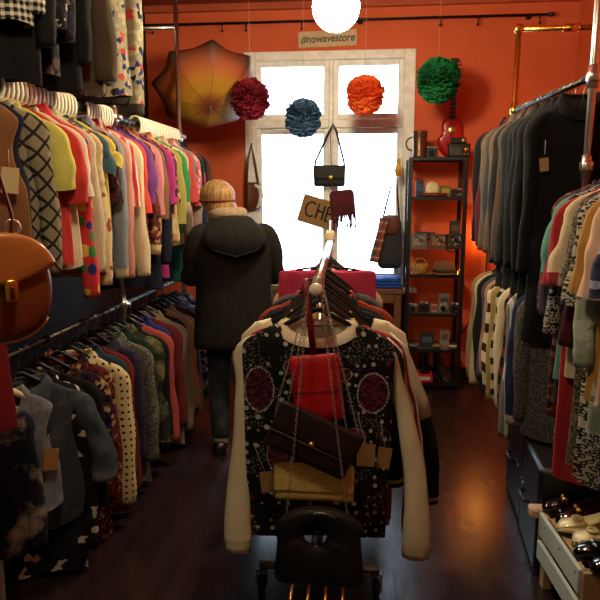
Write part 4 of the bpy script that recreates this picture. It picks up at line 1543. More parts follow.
for i in range(NR_ + 1):
    q = i / NR_
    row = []
    for j in range(NS * 8):
        a = 2 * pi * j / (NS * 8)
        f = (j % 8) / 8
        sag = sin(pi * f)
        r = UR_ * sin(q * 1.32) / sin(1.32)
        r *= 1 - .05 * sag * q - .12 * sag * q ** 6
        z = -UH * (1 - cos(q * 1.32)) / (1 - cos(1.32)) - .012 * sag * q
        row.append((r * cos(a), r * sin(a), z))
    rings.append(row)
build('canopy', MB().loft(rings), um.m, t, solidify=.0015)
m_ = solid('umbrella steel', '#9a9690', .35, 1.)
for k in range(NS):
    a = 2 * pi * k / NS
    pts = []
    for i in range(1, NR_ + 1):
        q = i / NR_
        r = UR_ * sin(q * 1.32) / sin(1.32)
        pts.append((r * cos(a), r * sin(a), -UH * (1 - cos(q * 1.32)) / (1 - cos(1.32)) - .005))
    rb_ = build('rib', MB().tube(pts, .0022, 6, (0, 0, 1)), m_, t)
    build('stretcher', MB().rod((.012 * cos(a), .012 * sin(a), -.30), Vector(pts[6]), .002, 6), m_, rb_)
build('ferrule', MB().lathe([(.010, 0), (.010, .02), (.006, .03), (.005, .06), (.002, .065)], (0, 0, -.004), 14), CHROME, t)
build('shaft', MB().rod((0, 0, -.004), (0, 0, -.42), .0055, 10), m_, t)
build('runner', MB().lathe([(.011, -.02), (.012, 0), (.014, .02)], (0, 0, -.30), 14), BLACKP, t)
build('handle', MB().lathe([(.008, 0), (.012, .01), (.013, .07), (.009, .09)], (0, 0, -.50), 14), solid('dark wood', '#3a2214', .4), t)
build('hanging_cord', MB().tube([(0, 0, -.02), (0, .10, -.02) , (0, .3, .05)], .0015, 6), solid('white thread', '#b8a890', .8), t)

# ------------------------------------------------------------------ bags on the window and beside it
# black handbag on the middle bar of the window
hk = at(333, 124, WY - .06)
o = at(329.5, 176, WY - .06)
t = thing('handbag', 'small black flap handbag with gold clasp hanging before the window bar', 'bag', o, 0, 'bags hung on the window')
build('bag_body', flat_bag_rings(rrect(.262, .175, .02), .04, MB()), BLACKLEATHER, t)
build('flap', flat_bag_rings([(x, z + .03) for x, z in rrect(.264, .115, .02)], .008, MB()), BLACKLEATHER, t, loc=(0, -.041, 0))
build('clasp', MB().sup((.012, -.052, -.012), (.02, .006, .016), .6, .8, 14, 8).rod((.012, -.05, -.03), (.012, -.056, -.03), .009), GOLD, t)
d = hk - o
build('strap', MB().tube([(-.125, 0, .07), (-.118, 0, .12), (d.x - .03, 0, d.z - .06), (d.x, .0, d.z), (d.x + .03, 0, d.z - .06), (.118, 0, .12), (.125, 0, .07)], [(.009, .003)] * 7, 8, (0, 1, 0)), BLACKLEATHER, t)
for s in (-1, 1):
    build('strap_ring', MB().torus((s * .126, 0, .07), .011, .0022, 14, 6), GOLD, t)
tt = thing('wall_hook', 'small steel hook on the window bar carrying the bags', 'hook', (hk.x, WY - .07, hk.z - .012))
build('hook_wire', MB().tube([(0, .04, .02), (0, -.0, .02), (0, -.005, 0), (0, .012, -.008), (0, .016, .006)], .004, 8, (1, 0, 0)), STEEL, tt)

# kraft sign with hand lettering
o = at(317, 212, WY - .09)
t = thing('cardboard_sign', 'tilted kraft cardboard sign with hand-painted black letters before the window', 'sign', o, rot=(0, rad(17), 0))
build('card', MB().box((0, 0, 0), (.29, .006, .235)), KRAFT, t, flat=True)
INK = solid('black marker', '#141210', .7)


def strokes(parent, lines, r=.008, y=-.004):
    m = MB()
    for ln in lines:
        m.tube([(x, y, z) for x, z in ln], [(r, .0012)] * len(ln), 8, (0, 1, 0))
    build('lettering', m, INK, parent)


cc = [(-.035 + .0 - .055 * cos(a) * .75 - .012, .01 + .062 * sin(a)) for a in [rad(x) for x in (-135, -100, -60, -20, 20, 60, 100, 130)]]
cc = [(-.055 + .045 * cos(a), .008 + .062 * sin(a)) for a in [rad(x) for x in (50, 80, 110, 145, 180, 215, 250, 280, 310)]]
strokes(t, [cc, [(.002, .072), (.0, -.052)], [(.052, .072), (.054, -.052)], [(.001, .012), (.052, .01)],
            [(.082, .07), (.083, -.05)], [(.082, .068), (.125, .066)], [(.082, .012), (.118, .012)], [(.083, -.05), (.125, -.052)]])
build('string', MB().tube([(-.06, .003, .11), (.02, .002, .2), (.05, .002, .24)], .0015, 6), solid('white thread', '#b8a890', .8), t)

# burgundy fringed bag
o = at(343, 207, WY - .12)
t = thing('fringe_bag', 'burgundy suede fringed bag overlapping the cardboard sign', 'bag', o, rot=(0, rad(-6), 0))
BUR = solid('burgundy suede', '#5a1c22', .9, bump=.3, bscale=120)
build('bag_body', flat_bag_rings(rrect(.2, .2, .03), .03, MB()), BUR, t, loc=(0, 0, .03))
build('flap', flat_bag_rings([(x, z + .05) for x, z in rrect(.205, .12, .04)], .008, MB()), BUR, t, loc=(0, -.032, .03))
m = MB()
rng = random.Random(5)
for row, (z0_, ln_) in enumerate(((.03, .14), (-.06, .12))):
    for i in range(26):
        x = -.1 + .2 * i / 25
        l_ = ln_ * rng.uniform(.85, 1.15)
        dx = rng.uniform(-.012, .012)
        m.tube([(x, -.038 - .003 * (i % 3), z0_), (x + dx * .4, -.044, z0_ - l_ * .5), (x + dx, -.040, z0_ - l_)], [(.0035, .001)] * 3, 4)
build('fringe', m, BUR, t)
build('strap', MB().tube([(.08, 0, .12), (.07, .02, .2), (-.0, .05, .62), (-.03, .055, .66), (-.05, .05, .60), (-.08, .0, .12)], [(.003, .006)] * 6, 8, (0, 1, 0)), BUR, t)

# brown bag with white fur-trimmed flap left of the window
o = at(252.5, 196, WY - .06)
t = thing('shoulder_bag', 'brown shoulder bag with white trim hanging at the left window edge', 'bag', o, rotz=rad(35))
BRL = solid('chestnut leather', '#5a2a18', .5, bump=.2)
build('bag_body', flat_bag_rings(rrect(.13, .23, .03), .04, MB()), BRL, t)
build('white_trim', MB().tube([(.0, -.045, .09), (.045, -.045, .07), (.062, -.045, .01), (.05, -.045, -.06), (.02, -.045, -.1)], [.012, .02, .022, .02, .01], 10, (0, 1, 0)), solid('white fur', '#e8e4dc', .9, bump=.5, bscale=200), t)
build('strap', MB().tube([(-.055, 0, .1), (-.04, 0, .3), (-.005, .0, .43), (.02, 0, .3), (.055, 0, .1)], [(.012, .003)] * 5, 8, (0, 1, 0)), BRL, t)
tt = thing('wall_hook', 'steel hook in the left window frame', 'hook', (o.x, WY - .02, o.z + .425))
build('hook_wire', MB().tube([(0, .02, .01), (0, -.04, .01), (0, -.05, 0), (0, -.04, -.01)], .004, 8, (1, 0, 0)), STEEL, tt)

# right of the window: dark bag with a checked scarf on a hook, and an amber charm
o = at(390, 243, 5.28)
t = thing('shoulder_bag', 'dark grey slouchy shoulder bag hanging between window and shelf', 'bag', o, 0)
build('bag_body', flat_bag_rings([(x * (1 - .5 * max(0, z + .1)), z) for x, z in rrect(.2, .42, .05)], .05, MB()), solid('charcoal canvas', '#26282c', .8, bump=.3), t)
build('top_flap', flat_bag_rings([(x, z + .15) for x, z in rrect(.13, .16, .04)], .02, MB()), BRL, t, loc=(0, -.045, 0))
build('strap', MB().tube([(-.07, 0, .16), (-.03, 0, .34), (.035, .0, .62), (.055, 0, .36), (.07, 0, .16)], [(.008, .003)] * 5, 8, (0, 1, 0)), solid('charcoal canvas', '#26282c', .8), t)
ot = at(381.5, 238, 5.2)
t2 = thing('scarf', 'orange and grey checked scarf draped on the dark grey bag', 'scarf', ot, rot=(0, rad(8), 0))
m = MB()
rows = []
for i in range(12):
    q = i / 11
    rows.append([(-.04 - .02 * q + .07 * j / 7 + .006 * sin(j * 2 + q * 5), -.01 + .008 * sin(j * 1.7 + q * 3), .16 - .36 * q) for j in range(8)])
build('cloth', m.loft(rows, closed=False), fab('plaid #a8542e #4a4e58 #d8b08c 14'), t2, solidify=.008)
o = at(398.5, 167, 5.28)
t = thing('charm', 'amber yellow tassel hanging from the shelf corner', 'tassel', o, 0)
build('knot', MB().sup((0, 0, .05), (.02, .02, .018), 1, 1, 14, 8), solid('amber beads', '#e09a1c', .4), t)
m = MB()
for i in range(30):
    a = i * 2.4
    r = .022 * sqrt(i / 30)
    m.tube([(r * .6 * cos(a), r * .6 * sin(a), .045), (r * cos(a), r * sin(a), -.01), (r * 1.3 * cos(a), r * 1.3 * sin(a), -.07)], .0035, 5)
build('threads', m, solid('amber silk', '#e8a826', .6), t)
build('loop', MB().torus((0, 0, .09), .022, .002, 14, 5, 'x'), solid('amber silk', '#e8a826', .6), t)

# ------------------------------------------------------------------ bench under the window with folded cloth
bz = at(280, 286, 5.12).z
bx0, bx1 = at(262, 285, 5.1).x, at(404, 285, 5.1).x
t = thing('wooden_bench', 'brown wooden display bench standing under the window', 'bench', ((bx0 + bx1) / 2, 5.2, 0))
WOOD = solid('brown wood', '#6a452a', .5, bump=.2, bscale=14)
hwid = (bx1 - bx0) / 2
build('bench_top', MB().box((0, 0, bz - .02), (2 * hwid, .36, .04)), WOOD, t, bevel=.006)
for sx in (-1, 1):
    for sy in (-1, 1):
        build('leg', MB().box((sx * (hwid - .05), sy * .14, (bz - .04) / 2), (.055, .055, bz - .04)), WOOD, t, bevel=.004)
build('lower_shelf', MB().box((0, 0, .42), (2 * hwid - .16, .3, .025)), WOOD, t, bevel=.004)
build('apron', MB().box((0, -.165, bz - .075), (2 * hwid - .16, .02, .07)), WOOD, t, bevel=.003)


def folded(c, size, spec, label, n=3, group=None):
    t = thing('folded_cloth', label, 'folded clothing', c, rad(random.Random(label).uniform(-5, 5)), group)
    w_, d_, h_ = size
    for i in range(n):
        m = MB()
        h = h_ / n
        r = h * .48
        z = h * (i + .5)
        # a folded layer: open folds at the back, round fold at the front
        pts = [(d_ / 2, r), (d_ / 4, r), (0, r), (-d_ / 4, r), (-d_ / 2 + r, r), (-d_ / 2 + r * .3, r * .7), (-d_ / 2, 0), (-d_ / 2 + r * .3, -r * .7), (-d_ / 2 + r, -r), (-d_ / 4, -r), (0, -r), (d_ / 4, -r), (d_ / 2, -r)]
        rr_ = random.Random(i * 5 + len(label))
        rows = []
        for k in range(7):
            x = -w_ / 2 + w_ * k / 6
            rows.append([(x, y, z + zz + .003 * sin(k * 1.9 + i)) for y, zz in pts])
        build('layer', m.loft(rows, True, True), fab(spec), t)
    return t


fx = at(392, 275, 5.15).x
folded((fx - .04, 5.2, bz), (.2, .26, .075), 'plain #1a50b8', 'bright blue folded cloth on the bench at the right of the window')
folded((at(284, 276, 5.15).x, 5.2, bz), (.24, .26, .05), 'plain #b8c4c0', 'pale folded cloth on the bench behind the person')
folded((at(330, 276, 5.15).x, 5.2, bz), (.26, .26, .06), 'plain #5a3a30', 'brown folded cloth at the middle of the bench')
folded((at(285, 320, 5.15).x, 5.2, .4325), (.3, .26, .2), 'plain #232c3e', 'dark blue folded jeans on the lower shelf of the bench', 5)
# ------------------------------------------------------------------ black display shelf with glass shelves
sx0, sx1 = at(405, 300, 5.12).x, at(463, 300, 5.12).x
SYF, SYB = 5.12, 5.46
stop = at(435, 158, 5.12).z
t = thing('display_shelf', 'tall black metal display shelf with glass shelves beside the window', 'shelf', ((sx0 + sx1) / 2, (SYF + SYB) / 2, 0))
sw_, sd_ = sx1 - sx0, SYB - SYF
SHX, SHY = (sx0 + sx1) / 2, (SYF + SYB) / 2
for a in (-1, 1):
    for b in (-1, 1):
        build('post', MB().box((a * (sw_ / 2 - .015), b * (sd_ / 2 - .015), stop / 2), (.032, .032, stop)), BLACKIRON, t, bevel=.002)
GL = NT('shelf glass')
GL.b.inputs['Base Color'].default_value = (.85, .95, .9, 1)
GL.b.inputs['Roughness'].default_value = .05
GL.b.inputs['Transmission Weight'].default_value = .9
GL.b.inputs['IOR'].default_value = 1.3
GLM = GL.m
levels = []
for i, py in enumerate((157, 197, 237.5, 275, 314, 350, 384)):
    z = at(434, py, SYF).z
    levels.append(z)
    fr = build('shelf_frame', MB().box((0, -sd_ / 2 + .015, z - .012), (sw_ - .064, .02, .024)).box((0, sd_ / 2 - .015, z - .012), (sw_ - .064, .02, .024)), BLACKIRON, t, flat=True)
    if i in (0, 6):
        build('shelf_board', MB().box((0, 0, z - .007), (sw_ - .012, sd_ - .05, .014)), BLACKIRON, fr, flat=True)
    else:
        build('glass_pane', MB().box((0, 0, z - .005), (sw_ - .012, sd_ - .05, .008)), GLM, fr, flat=True)


def sp(px, lev, y=5.2):
    """a spot on shelf level lev under pixel column px"""
    return Vector((at(px, 300, y).x, y, levels[lev]))


SC = 5.2 / 640  # metres per pixel there


def box_item(name, label, cat, px, lev, w_, d_, h_, col, y=5.2, rz=0, part='label', pcol=None, rough=.5, metal=0., lid=False):
    t = thing(name, label, cat, sp(px, lev, y) + Vector((0, 0, .0015)), rad(rz))
    build('body', MB().box((0, 0, h_ / 2), (w_, d_, h_)), solid(name + col, col, rough, metal), t, bevel=min(w_, d_, h_) * .08)
    if pcol:
        if lid:
            build('lid', MB().box((0, 0, h_ * .86), (w_ * 1.04, d_ * 1.04, h_ * .26)), solid(name + pcol, pcol, rough), t, bevel=.002)
        else:
            build(part, MB().box((0, -d_ / 2 - .001, h_ * .55), (w_ * .7, .002, h_ * .4)), solid(name + pcol, pcol, .6), t, flat=True)
    return t


def camera_item(label, px, lev, w_, h_, col, lens=.02, y=5.2, rz=0):
    t = thing('camera', label, 'camera', sp(px, lev, y) + Vector((0, 0, .0015)), rad(rz))
    build('body', MB().box((0, 0, h_ * .42), (w_, w_ * .42, h_ * .84)), solid('camera' + col, col, .4), t, bevel=.006)
    build('top_plate', MB().box((0, 0, h_ * .92), (w_ * .9, w_ * .34, h_ * .16)), STEEL, t, bevel=.004)
    l = build('lens', MB().lathe([(lens, 0), (lens, .02), (lens * .85, .03), (lens * .8, .03), (lens * .7, .018)], (0, -w_ * .21, h_ * .42), 20, 'y'), BLACKP, t)
    build('lens_glass', MB().sup((0, -w_ * .21 - .016, h_ * .42), (lens * .75, .006, lens * .75), 1, 1, 16, 8), solid('lens glass', '#20283a', .05), l)
    build('viewfinder', MB().box((w_ * .25, -w_ * .19, h_ * .9), (.018, .006, .012)), solid('viewfinder', '#b8b4a8', .2), t, flat=True)
    return t


# top board: tin mug, old camera and little radio, guitar
p = sp(415, 0, 5.2)
t = thing('tin_mug', 'tall brown metal tankard on top of the black shelf', 'tankard', p)
build('cup', MB().lathe([(.055, 0), (.058, .006), (.052, .02), (.056, .19), (.059, .2), (.052, .2), (.048, .03)], (0, 0, .0015), 26), solid('aged bronze', '#6a4a34', .35, .7), t)
build('band', MB().torus((0, 0, .16), .056, .004, 26, 6, 'z').torus((0, 0, .05), .0545, .004, 26, 6, 'z'), solid('pewter', '#7a6a58', .4, .8), t)
build('handle', MB().torus((-.055, 0, .105), .05, .007, 16, 8, 'y', rad(95), rad(265)), solid('aged bronze', '#6a4a34', .35, .7), t)
camera_item('old folding camera beside the tankard on top of the shelf', 426, 0, .10, .085, '#241c18', .02, 5.22)
t = thing('radio', 'small black and brass radio standing in front of the red guitar', 'radio', sp(453, 0, 5.17) + Vector((0, 0, .0015)))
build('case', MB().box((0, 0, .05), (.165, .06, .1)), solid('radio black', '#151412', .4), t, bevel=.006)
build('speaker_grille', MB().box((-.03, -.031, .045), (.085, .003, .06)), solid('radio grille', '#55524a', .4, .8), t, flat=True)
build('dial', MB().lathe([(.018, 0), (.018, .004), (.006, .008)], (.05, -.0305, .055), 18, 'y'), GOLD, t)
for k in (-1, 1):
    build('knob', MB().lathe([(.008, 0), (.007, .008)], (.05 + k * .014, -.0305, .02), 12, 'y'), GOLD, t)
t = thing('slide_viewer', 'small black device with a bright lens lying on the radio', 'viewer', sp(452, 0, 5.17) + Vector((0, 0, .1025)))
build('case', MB().box((0, 0, .022), (.115, .05, .044)), BLACKP, t, bevel=.005)
build('eyepiece', MB().lathe([(.017, 0), (.017, .006), (.012, .008)], (.035, -.025, .022), 16, 'y'), GOLD, t)
# guitar hung on the wall
g = at(451.5, 136, WY - .05)
t = thing('toy_guitar', 'small red guitar with black neck hanging on the orange wall', 'guitar', (g.x, WY - .045, g.z))
GR = solid('red guitar lacquer', '#a80f16', .25, coat=.5)
gout = []
for k in range(48):
    a = 2 * pi * k / 48
    z = .16 * sin(a)
    wv = .12 if z < 0 else .1
    pinch = 1 - .20 * exp(-((z - .035) / .045) ** 2)
    gout.append((wv * sg(cos(a), .8) * pinch, z))
build('guitar_body', flat_bag_rings(gout, .035, MB()), GR, t)
build('sound_hole', MB().lathe([(.028, 0), (.03, .002), (.026, .004)], (0, -.0345, .045), 22, 'y'), GOLD, t)
nk = build('neck', MB().box((0, -.03, .32), (.045, .02, .38)), solid('ebony', '#120d0b', .4), t, bevel=.004)
for k in range(8):
    build('fret', MB().box((0, -.041, .16 + k * .035), (.043, .002, .003)), GOLD, nk, flat=True)
build('headstock', MB().box((0, -.025, .55), (.06, .016, .1)), solid('ebony', '#120d0b', .4), t, bevel=.005)
build('bridge', MB().box((0, -.038, -.07), (.08, .01, .016)), solid('ebony', '#120d0b', .4), t, bevel=.002)
m = MB()
for k in range(4):
    m.rod((-.014 + .0095 * k, -.044, -.07), (-.014 + .0095 * k, -.044, .52), .0007, 5)
build('strings', m, STEEL, t)
for k in range(4):
    build('tuning_peg', MB().rod(((-1) ** k * .03, -.025, .53 + .02 * (k // 2) * 1.5), ((-1) ** k * .045, -.025, .53 + .02 * (k // 2) * 1.5), .005), WHITEP, t)
build('wall_peg', MB().rod((0, .042, .49), (0, -.02, .49), .006), STEEL, t)

# first glass shelf
box_item('book', 'dark blue book standing upright on the uppermost glass shelf', 'book', 416, 1, .06, .05, .13, '#1c2a4a', part='cover_panel', pcol='#3a4a70')
t = thing('plate', 'round cream plate leaning upright on the uppermost glass shelf', 'plate', sp(428, 1, 5.25) + Vector((0, 0, .06)))
build('dish', MB().lathe([(.062, 0), (.06, .006), (.04, .012), (.0, .012)], (0, 0, 0), 30, 'y'), solid('cream china', '#d8c69a', .3), t)
build('rim', MB().torus((0, -.004, 0), .057, .003, 30, 6), solid('brown glaze', '#7a5a34', .3), t)
box_item('tin_box', 'olive and yellow tin box on the uppermost glass shelf', 'box', 441, 1, .085, .06, .085, '#6a6034', pcol='#b89a3a', y=5.24)
camera_item('dark compact camera at the right of the uppermost glass shelf', 452, 1, .085, .065, '#1a1614', .016)
t = thing('purse', 'flat dark red purse lying at the front of the uppermost glass shelf', 'purse', sp(430, 1, 5.155) + Vector((0, 0, .0175)))
build('body', MB().sup((0, 0, 0), (.105, .022, .016), .5, .5, 24, 10), solid('oxblood leather', '#5a1418', .45), t)
build('zip', MB().tube([(-.09, -.0225, .004), (.09, -.0225, .004)], .002, 6), GOLD, t)
box_item('case', 'flat black spectacle case at the front right of the uppermost glass shelf', 'case', 455, 1, .05, .03, .03, '#2a201c', pcol='#6a584a', y=5.16)
# second glass shelf
t = thing('glove', 'dark green knitted glove pile lying on the second glass shelf', 'gloves', sp(421, 2, 5.2) + Vector((0, 0, .022)))
build('palm', MB().sup((0, 0, 0), (.07, .05, .018), .7, .7, 24, 10), fab('tweed #1c3a30 #2c5444 40'), t)
for k in range(4):
    build('finger', MB().tube([(.05, -.035 + .023 * k, .002), (.085, -.038 + .025 * k, .006), (.105, -.038 + .025 * k, -.006)], [.0105, .0105, .007], 10), fab('tweed #1c3a30 #2c5444 40'), t)
t = thing('magazine', 'stack-top magazine hanging over the front of the second glass shelf', 'magazine', sp(418, 2, 5.15) + Vector((0, 0, .0015)), rad(-4))
for nme, lab, px, col, col2, rz in (('booklet', 'grey patterned booklet leaning at the front left of the second glass shelf', 417, '#5a5450', '#8a8478', -4),
                                    ('booklet', 'brown patterned booklet at the front middle of the second glass shelf', 436, '#5c3a2c', '#8a6a50', 5),
                                    ('booklet', 'dark booklet at the front right of the second glass shelf', 452, '#241f1e', '#4a3c34', -3)):
    q = thing(nme, lab, 'booklet', sp(px, 2, 5.10) + Vector((0, 0, -.05)), rot=(0, rad(rz), 0))
    build('cover', MB().box((0, 0, .02), (.13, .006, .12)), solid(nme + col, col, .6), q, flat=True)
    build('picture', MB().box((0, -.0035, .025), (.095, .001, .07)), fab('floral %s %s %s 30' % (col2, col, '#9a9080'), wr=.05), q, flat=True)
for o_ in list(D.objects):
    if o_.name.startswith('magazine'):
        LABELS.pop(o_['label'].lower())
        D.objects.remove(o_)
box_item('perfume_box', 'dark upright box at the right of the second glass shelf', 'box', 452, 2, .08, .06, .125, '#2a2620', pcol='#5a5040', y=5.24)
t = thing('bangle', 'black ring bangle hanging under the second glass shelf', 'bangle', sp(449.5, 2, 5.14) + Vector((0, 0, -.075)))
build('ring', MB().torus((0, 0, 0), .04, .006, 28, 8), BLACKP, t)
build('tag_string', MB().rod((0, 0, .04), (0, 0, .072), .001, 5), solid('white thread', '#b8a890', .8), t)
# third glass shelf
HAT = solid('brown felt', '#6a4a30', .9, bump=.3)
t = thing('hat', 'brown felt hat on the third glass shelf', 'hat', sp(443, 3, 5.22) + Vector((0, 0, .002)))
build('crown', MB().lathe([(.09, .012), (.088, .05), (.075, .085), (.04, .1), (.0, .09)], (0, 0, 0), 28), HAT, t)
build('brim', MB().lathe([(.125, 0), (.125, .006), (.09, .014), (.085, .008)], (0, 0, 0), 28), HAT, t)
build('ribbon', MB().torus((0, 0, .024), .0885, .006, 28, 8, 'z'), solid('dark ribbon', '#2a1812', .6), t)
t = thing('basket', 'small straw basket at the left of the third glass shelf', 'basket', sp(419, 3, 5.2) + Vector((0, 0, .002)))
m = MB()
for k in range(9):
    m.torus((0, 0, .006 + k * .009), .045 + .012 * sin(k / 8 * pi * .7), .0055, 26, 6, 'z')
build('bowl', m.lathe([(.043, 0), (.052, .04), (.056, .08), (.052, .08), (.046, .01)], (0, 0, .001), 26), solid('straw', '#a8843c', .7, bump=.4), t)
build('handle', MB().torus((0, 0, .07), .05, .005, 20, 6, 'y', 0, pi), solid('straw', '#a8843c', .7), t)
t = thing('bracelet', 'gold bracelet lying at the front of the third glass shelf', 'bracelet', sp(431, 3, 5.15) + Vector((0, 0, .009)))
build('ring', MB().torus((0, 0, 0), .033, .007, 26, 8, 'z'), GOLD, t)
build('stone', MB().sup((0, -.036, .002), (.009, .006, .007), 1, 1, 12, 8), solid('red stone', '#7a1418', .1), t)
t = thing('necklace', 'gold bead necklace laid along the front of the third glass shelf', 'necklace', sp(434, 3, 5.14) + Vector((0, 0, .008)))
m = MB()
for k in range(22):
    m.sup((-.15 + .3 * k / 21, .004 * sin(k), 0), (.0068, .0068, .0068), 1, 1, 8, 6)
build('beads', m, GOLD, t)
build('clasp', MB().torus((.16, 0, -.003), .006, .0018, 12, 6, 'z'), GOLD, t)
t = thing('brass_bell', 'small brass bell at the right of the third glass shelf', 'bell', sp(457, 3, 5.16) + Vector((0, 0, .002)))
build('bell', MB().lathe([(.024, 0), (.022, .006), (.014, .03), (.008, .04), (.0, .042)], (0, 0, 0), 18), BRASS, t)
build('grip', MB().sup((0, 0, .055), (.006, .006, .016), 1, 1, 10, 8), WOOD, t)
# fourth glass shelf: row of cameras and boxes
camera_item('grey camera farthest left on the fourth glass shelf', 413, 4, .075, .07, '#5a5652', .02)
camera_item('silver and black camera in the row on the fourth glass shelf', 424, 4, .08, .085, '#22201e', .024)
box_item('figurine_box', 'small box with red picture in the row on the fourth glass shelf', 'box', 434, 4, .05, .04, .065, '#8a8478', part='picture', pcol='#a8241c')
camera_item('pale grey camera right of the box with the red picture', 443, 4, .07, .085, '#8a8882', .022)
camera_item('dark camera with wide lens farthest right on the fourth glass shelf', 455, 4, .07, .08, '#2c2a28', .024)
box_item('photo_frame', 'upright grey frame standing behind the cameras on the fourth glass shelf', 'frame', 444, 4, .085, .02, .135, '#6a6660', part='picture', pcol='#3a3c40', y=5.3)
# fifth glass shelf
box_item('calculator', 'dark blue grid-fronted box on the fifth glass shelf', 'box', 428, 5, .11, .05, .12, '#20262e', part='grid_front', pcol='#4a5664', y=5.22)
box_item('photo_frame', 'pale upright picture frame on the fifth glass shelf', 'frame', 446, 5, .075, .02, .14, '#8a8478', part='picture', pcol='#5c5048', y=5.28)
for px, c_, lb in ((414, '#7a7468', 'grey ashtray at the left front of the fifth glass shelf'), (438, '#8a7a58', 'ochre ashtray at the middle front of the fifth glass shelf'), (455, '#a8a28e', 'pale ashtray at the right front of the fifth glass shelf')):
    t = thing('ashtray', lb, 'ashtray', sp(px, 5, 5.17) + Vector((0, 0, .002)))
    build('dish', MB().lathe([(.03, 0), (.042, .022), (.044, .024), (.036, .022), (.026, .008)], (0, 0, 0), 22), solid('glazed ' + c_, c_, .25), t)
    build('foot_ring', MB().torus((0, 0, .002), .028, .003, 22, 6, 'z'), solid('glazed ' + c_, c_, .25), t)


# ------------------------------------------------------------------ shoes
def shoe(label, loc, rz, col, L=.25, W=.042, heel=.05, open_=True, rough=.15, group=None, deco=None, tall=0., cat='shoe', name='shoe', coat=.6, rot=None):
    t = thing(name, label, cat, loc, rad(rz), group, rot=rot)
    mt = solid('patent ' + col, col, rough, coat=coat)
    N, K = 16, 12
    rings = []
    soles = []
    for i in range(N + 1):
        q = i / N                     # 0 heel .. 1 toe
        y = -L / 2 + L * q
        w_ = W * (.62 + .25 * sin(min(1, q * 2.2) * pi / 2) + .30 * exp(-((q - .70) / .2) ** 2)) * (1 if q < .86 else sqrt(max(0, 1 - ((q - .86) / .145) ** 2)) )
        w_ *= 1 if q > .06 else .72 + 4.6 * q
        base = heel * (1 - min(1, q / .62)) ** 1.4 + .006
        rim = base + (.058 + tall * (1 - q)) * (1 - q * .55)
        if q > .86:
            rim = base + (rim - base) * sqrt(max(.02, 1 - ((q - .86) / .15) ** 2))
        is_open = open_ and .07 < q < .58
        ring = []
        for k in range(K + 1):
            a = pi - pi * k / K + pi
            ring.append((w_ * cos(a), y, base + (rim - base) * (1 - abs(sin(a)) ** .6) if k not in (0, K) else rim))
        for k in range(1, K):
            x = w_ * .9 * (1 - 2 * k / K)
            z = (rim - (rim - base) * .8 * sin(pi * k / K) ** .5) if is_open else rim + .016 * sin(pi * k / K) * (1 if q < .85 else .5)
            ring.append((x, y, z))
        rings.append(ring)
        soles.append((y, w_, base))
    build('upper', MB().loft(rings, True, True), mt, t)
    rs = []
    for y, w_, b in soles:
        rs.append([(-w_ * 1.02, y, b - .006), (w_ * 1.02, y, b - .006), (w_ * 1.02, y, b + .002), (-w_ * 1.02, y, b + .002)])
    build('sole', MB().loft(rs, True, True), solid('sole', '#2a1c14', .6), t, flat=True)
    if heel > .015:
        build('heel', MB().loft([[(W * .55 * f * cos(a), -L / 2 + .03 + W * .5 * f * sin(a), z) for a in [2 * pi * j / 14 for j in range(14)]] for z, f in ((0, .62), (heel * .3, .6), (heel * .97, 1.0))], True, True), mt, t)
    if deco:
        kind, dc = deco
        zt = soles[11][2] + .055
        if kind == 'buckle':
            build('buckle', MB().torus((0, L * .22, zt), .017, .005, 20, 8, 'z').sup((0, L * .22, zt), (.008, .008, .005), 1, 1, 10, 6), solid('buckle ' + dc, dc, .35), t, loc=(0, 0, .0))
        if kind == 'buttons':
            for k in (-1, 1):
                build('button', MB().sup((k * .014, L * .18, zt + .001), (.011, .011, .007), .8, 1, 14, 8), GOLD, t)
        if kind == 'bow':
            build('bow', MB().sup((-.016, L * .24, zt - .006), (.016, .009, .007), 1, 1, 12, 8).sup((.016, L * .24, zt - .006), (.016, .009, .007), 1, 1, 12, 8), STEEL, t)
    return t


# boots and box on the bottom board of the black shelf
shoe('black boot lying left on the bottom board of the black shelf', sp(426, 6, 5.26) + Vector((0, 0, .075)), 0, '#131315', .26, .045, .03, False, .4, 'black boots on the bottom of the shelf', None, .11, 'boot', 'boot', .1)
shoe('black boot lying right on the bottom board of the black shelf', sp(445, 6, 5.26) + Vector((0, 0, .0)), 200, '#131315', .26, .045, .03, False, .4, 'black boots on the bottom of the shelf', None, .11, 'boot', 'boot', .1)
box_item('shoe_box', 'flat red box under the left boot at the shelf bottom', 'box', 425, 6, .15, .25, .072, '#b01a1c', y=5.26, pcol='#c8bca8')

# ------------------------------------------------------------------ lamp glowing behind the coats
lp = at(488, 236, 5.44)
t = thing('floor_lamp', 'lit floor lamp glowing against the orange wall behind the right coats', 'lamp', (lp.x, lp.y, 0))
build('base', MB().lathe([(.05, 0), (.05, .012), (.03, .025), (.012, .04)], (0, 0, 0), 26), BLACKIRON, t)
build('pole', MB().rod((0, 0, .03), (0, 0, lp.z - .09), .009), BLACKIRON, t)
build('socket', MB().lathe([(.018, 0), (.022, .03), (.02, .05)], (0, 0, lp.z - .1), 16), BLACKIRON, t)
build('bulb', MB().sup((0, 0, lp.z), (.035, .035, .045), 1, 1, 20, 14), emitter('lit amber bulb', '#ffaa48', 85.0), t)
ca_, cb_ = at(481, 305, WY - .012), at(464, 330, WY - .012)
tag(build('lamp_cord', MB().tube([(lp.x - .02, lp.y - .02, .02), (lp.x - .05, WY - .03, .11), (ca_.x + .05, WY - .012, .5), ca_, cb_, (cb_.x - .1, WY - .012, cb_.z - .14)], .005, 8, (0, 0, 1)), BLACKP), 'thin dark cable running slantwise down the orange wall by the shelf', 'cable')

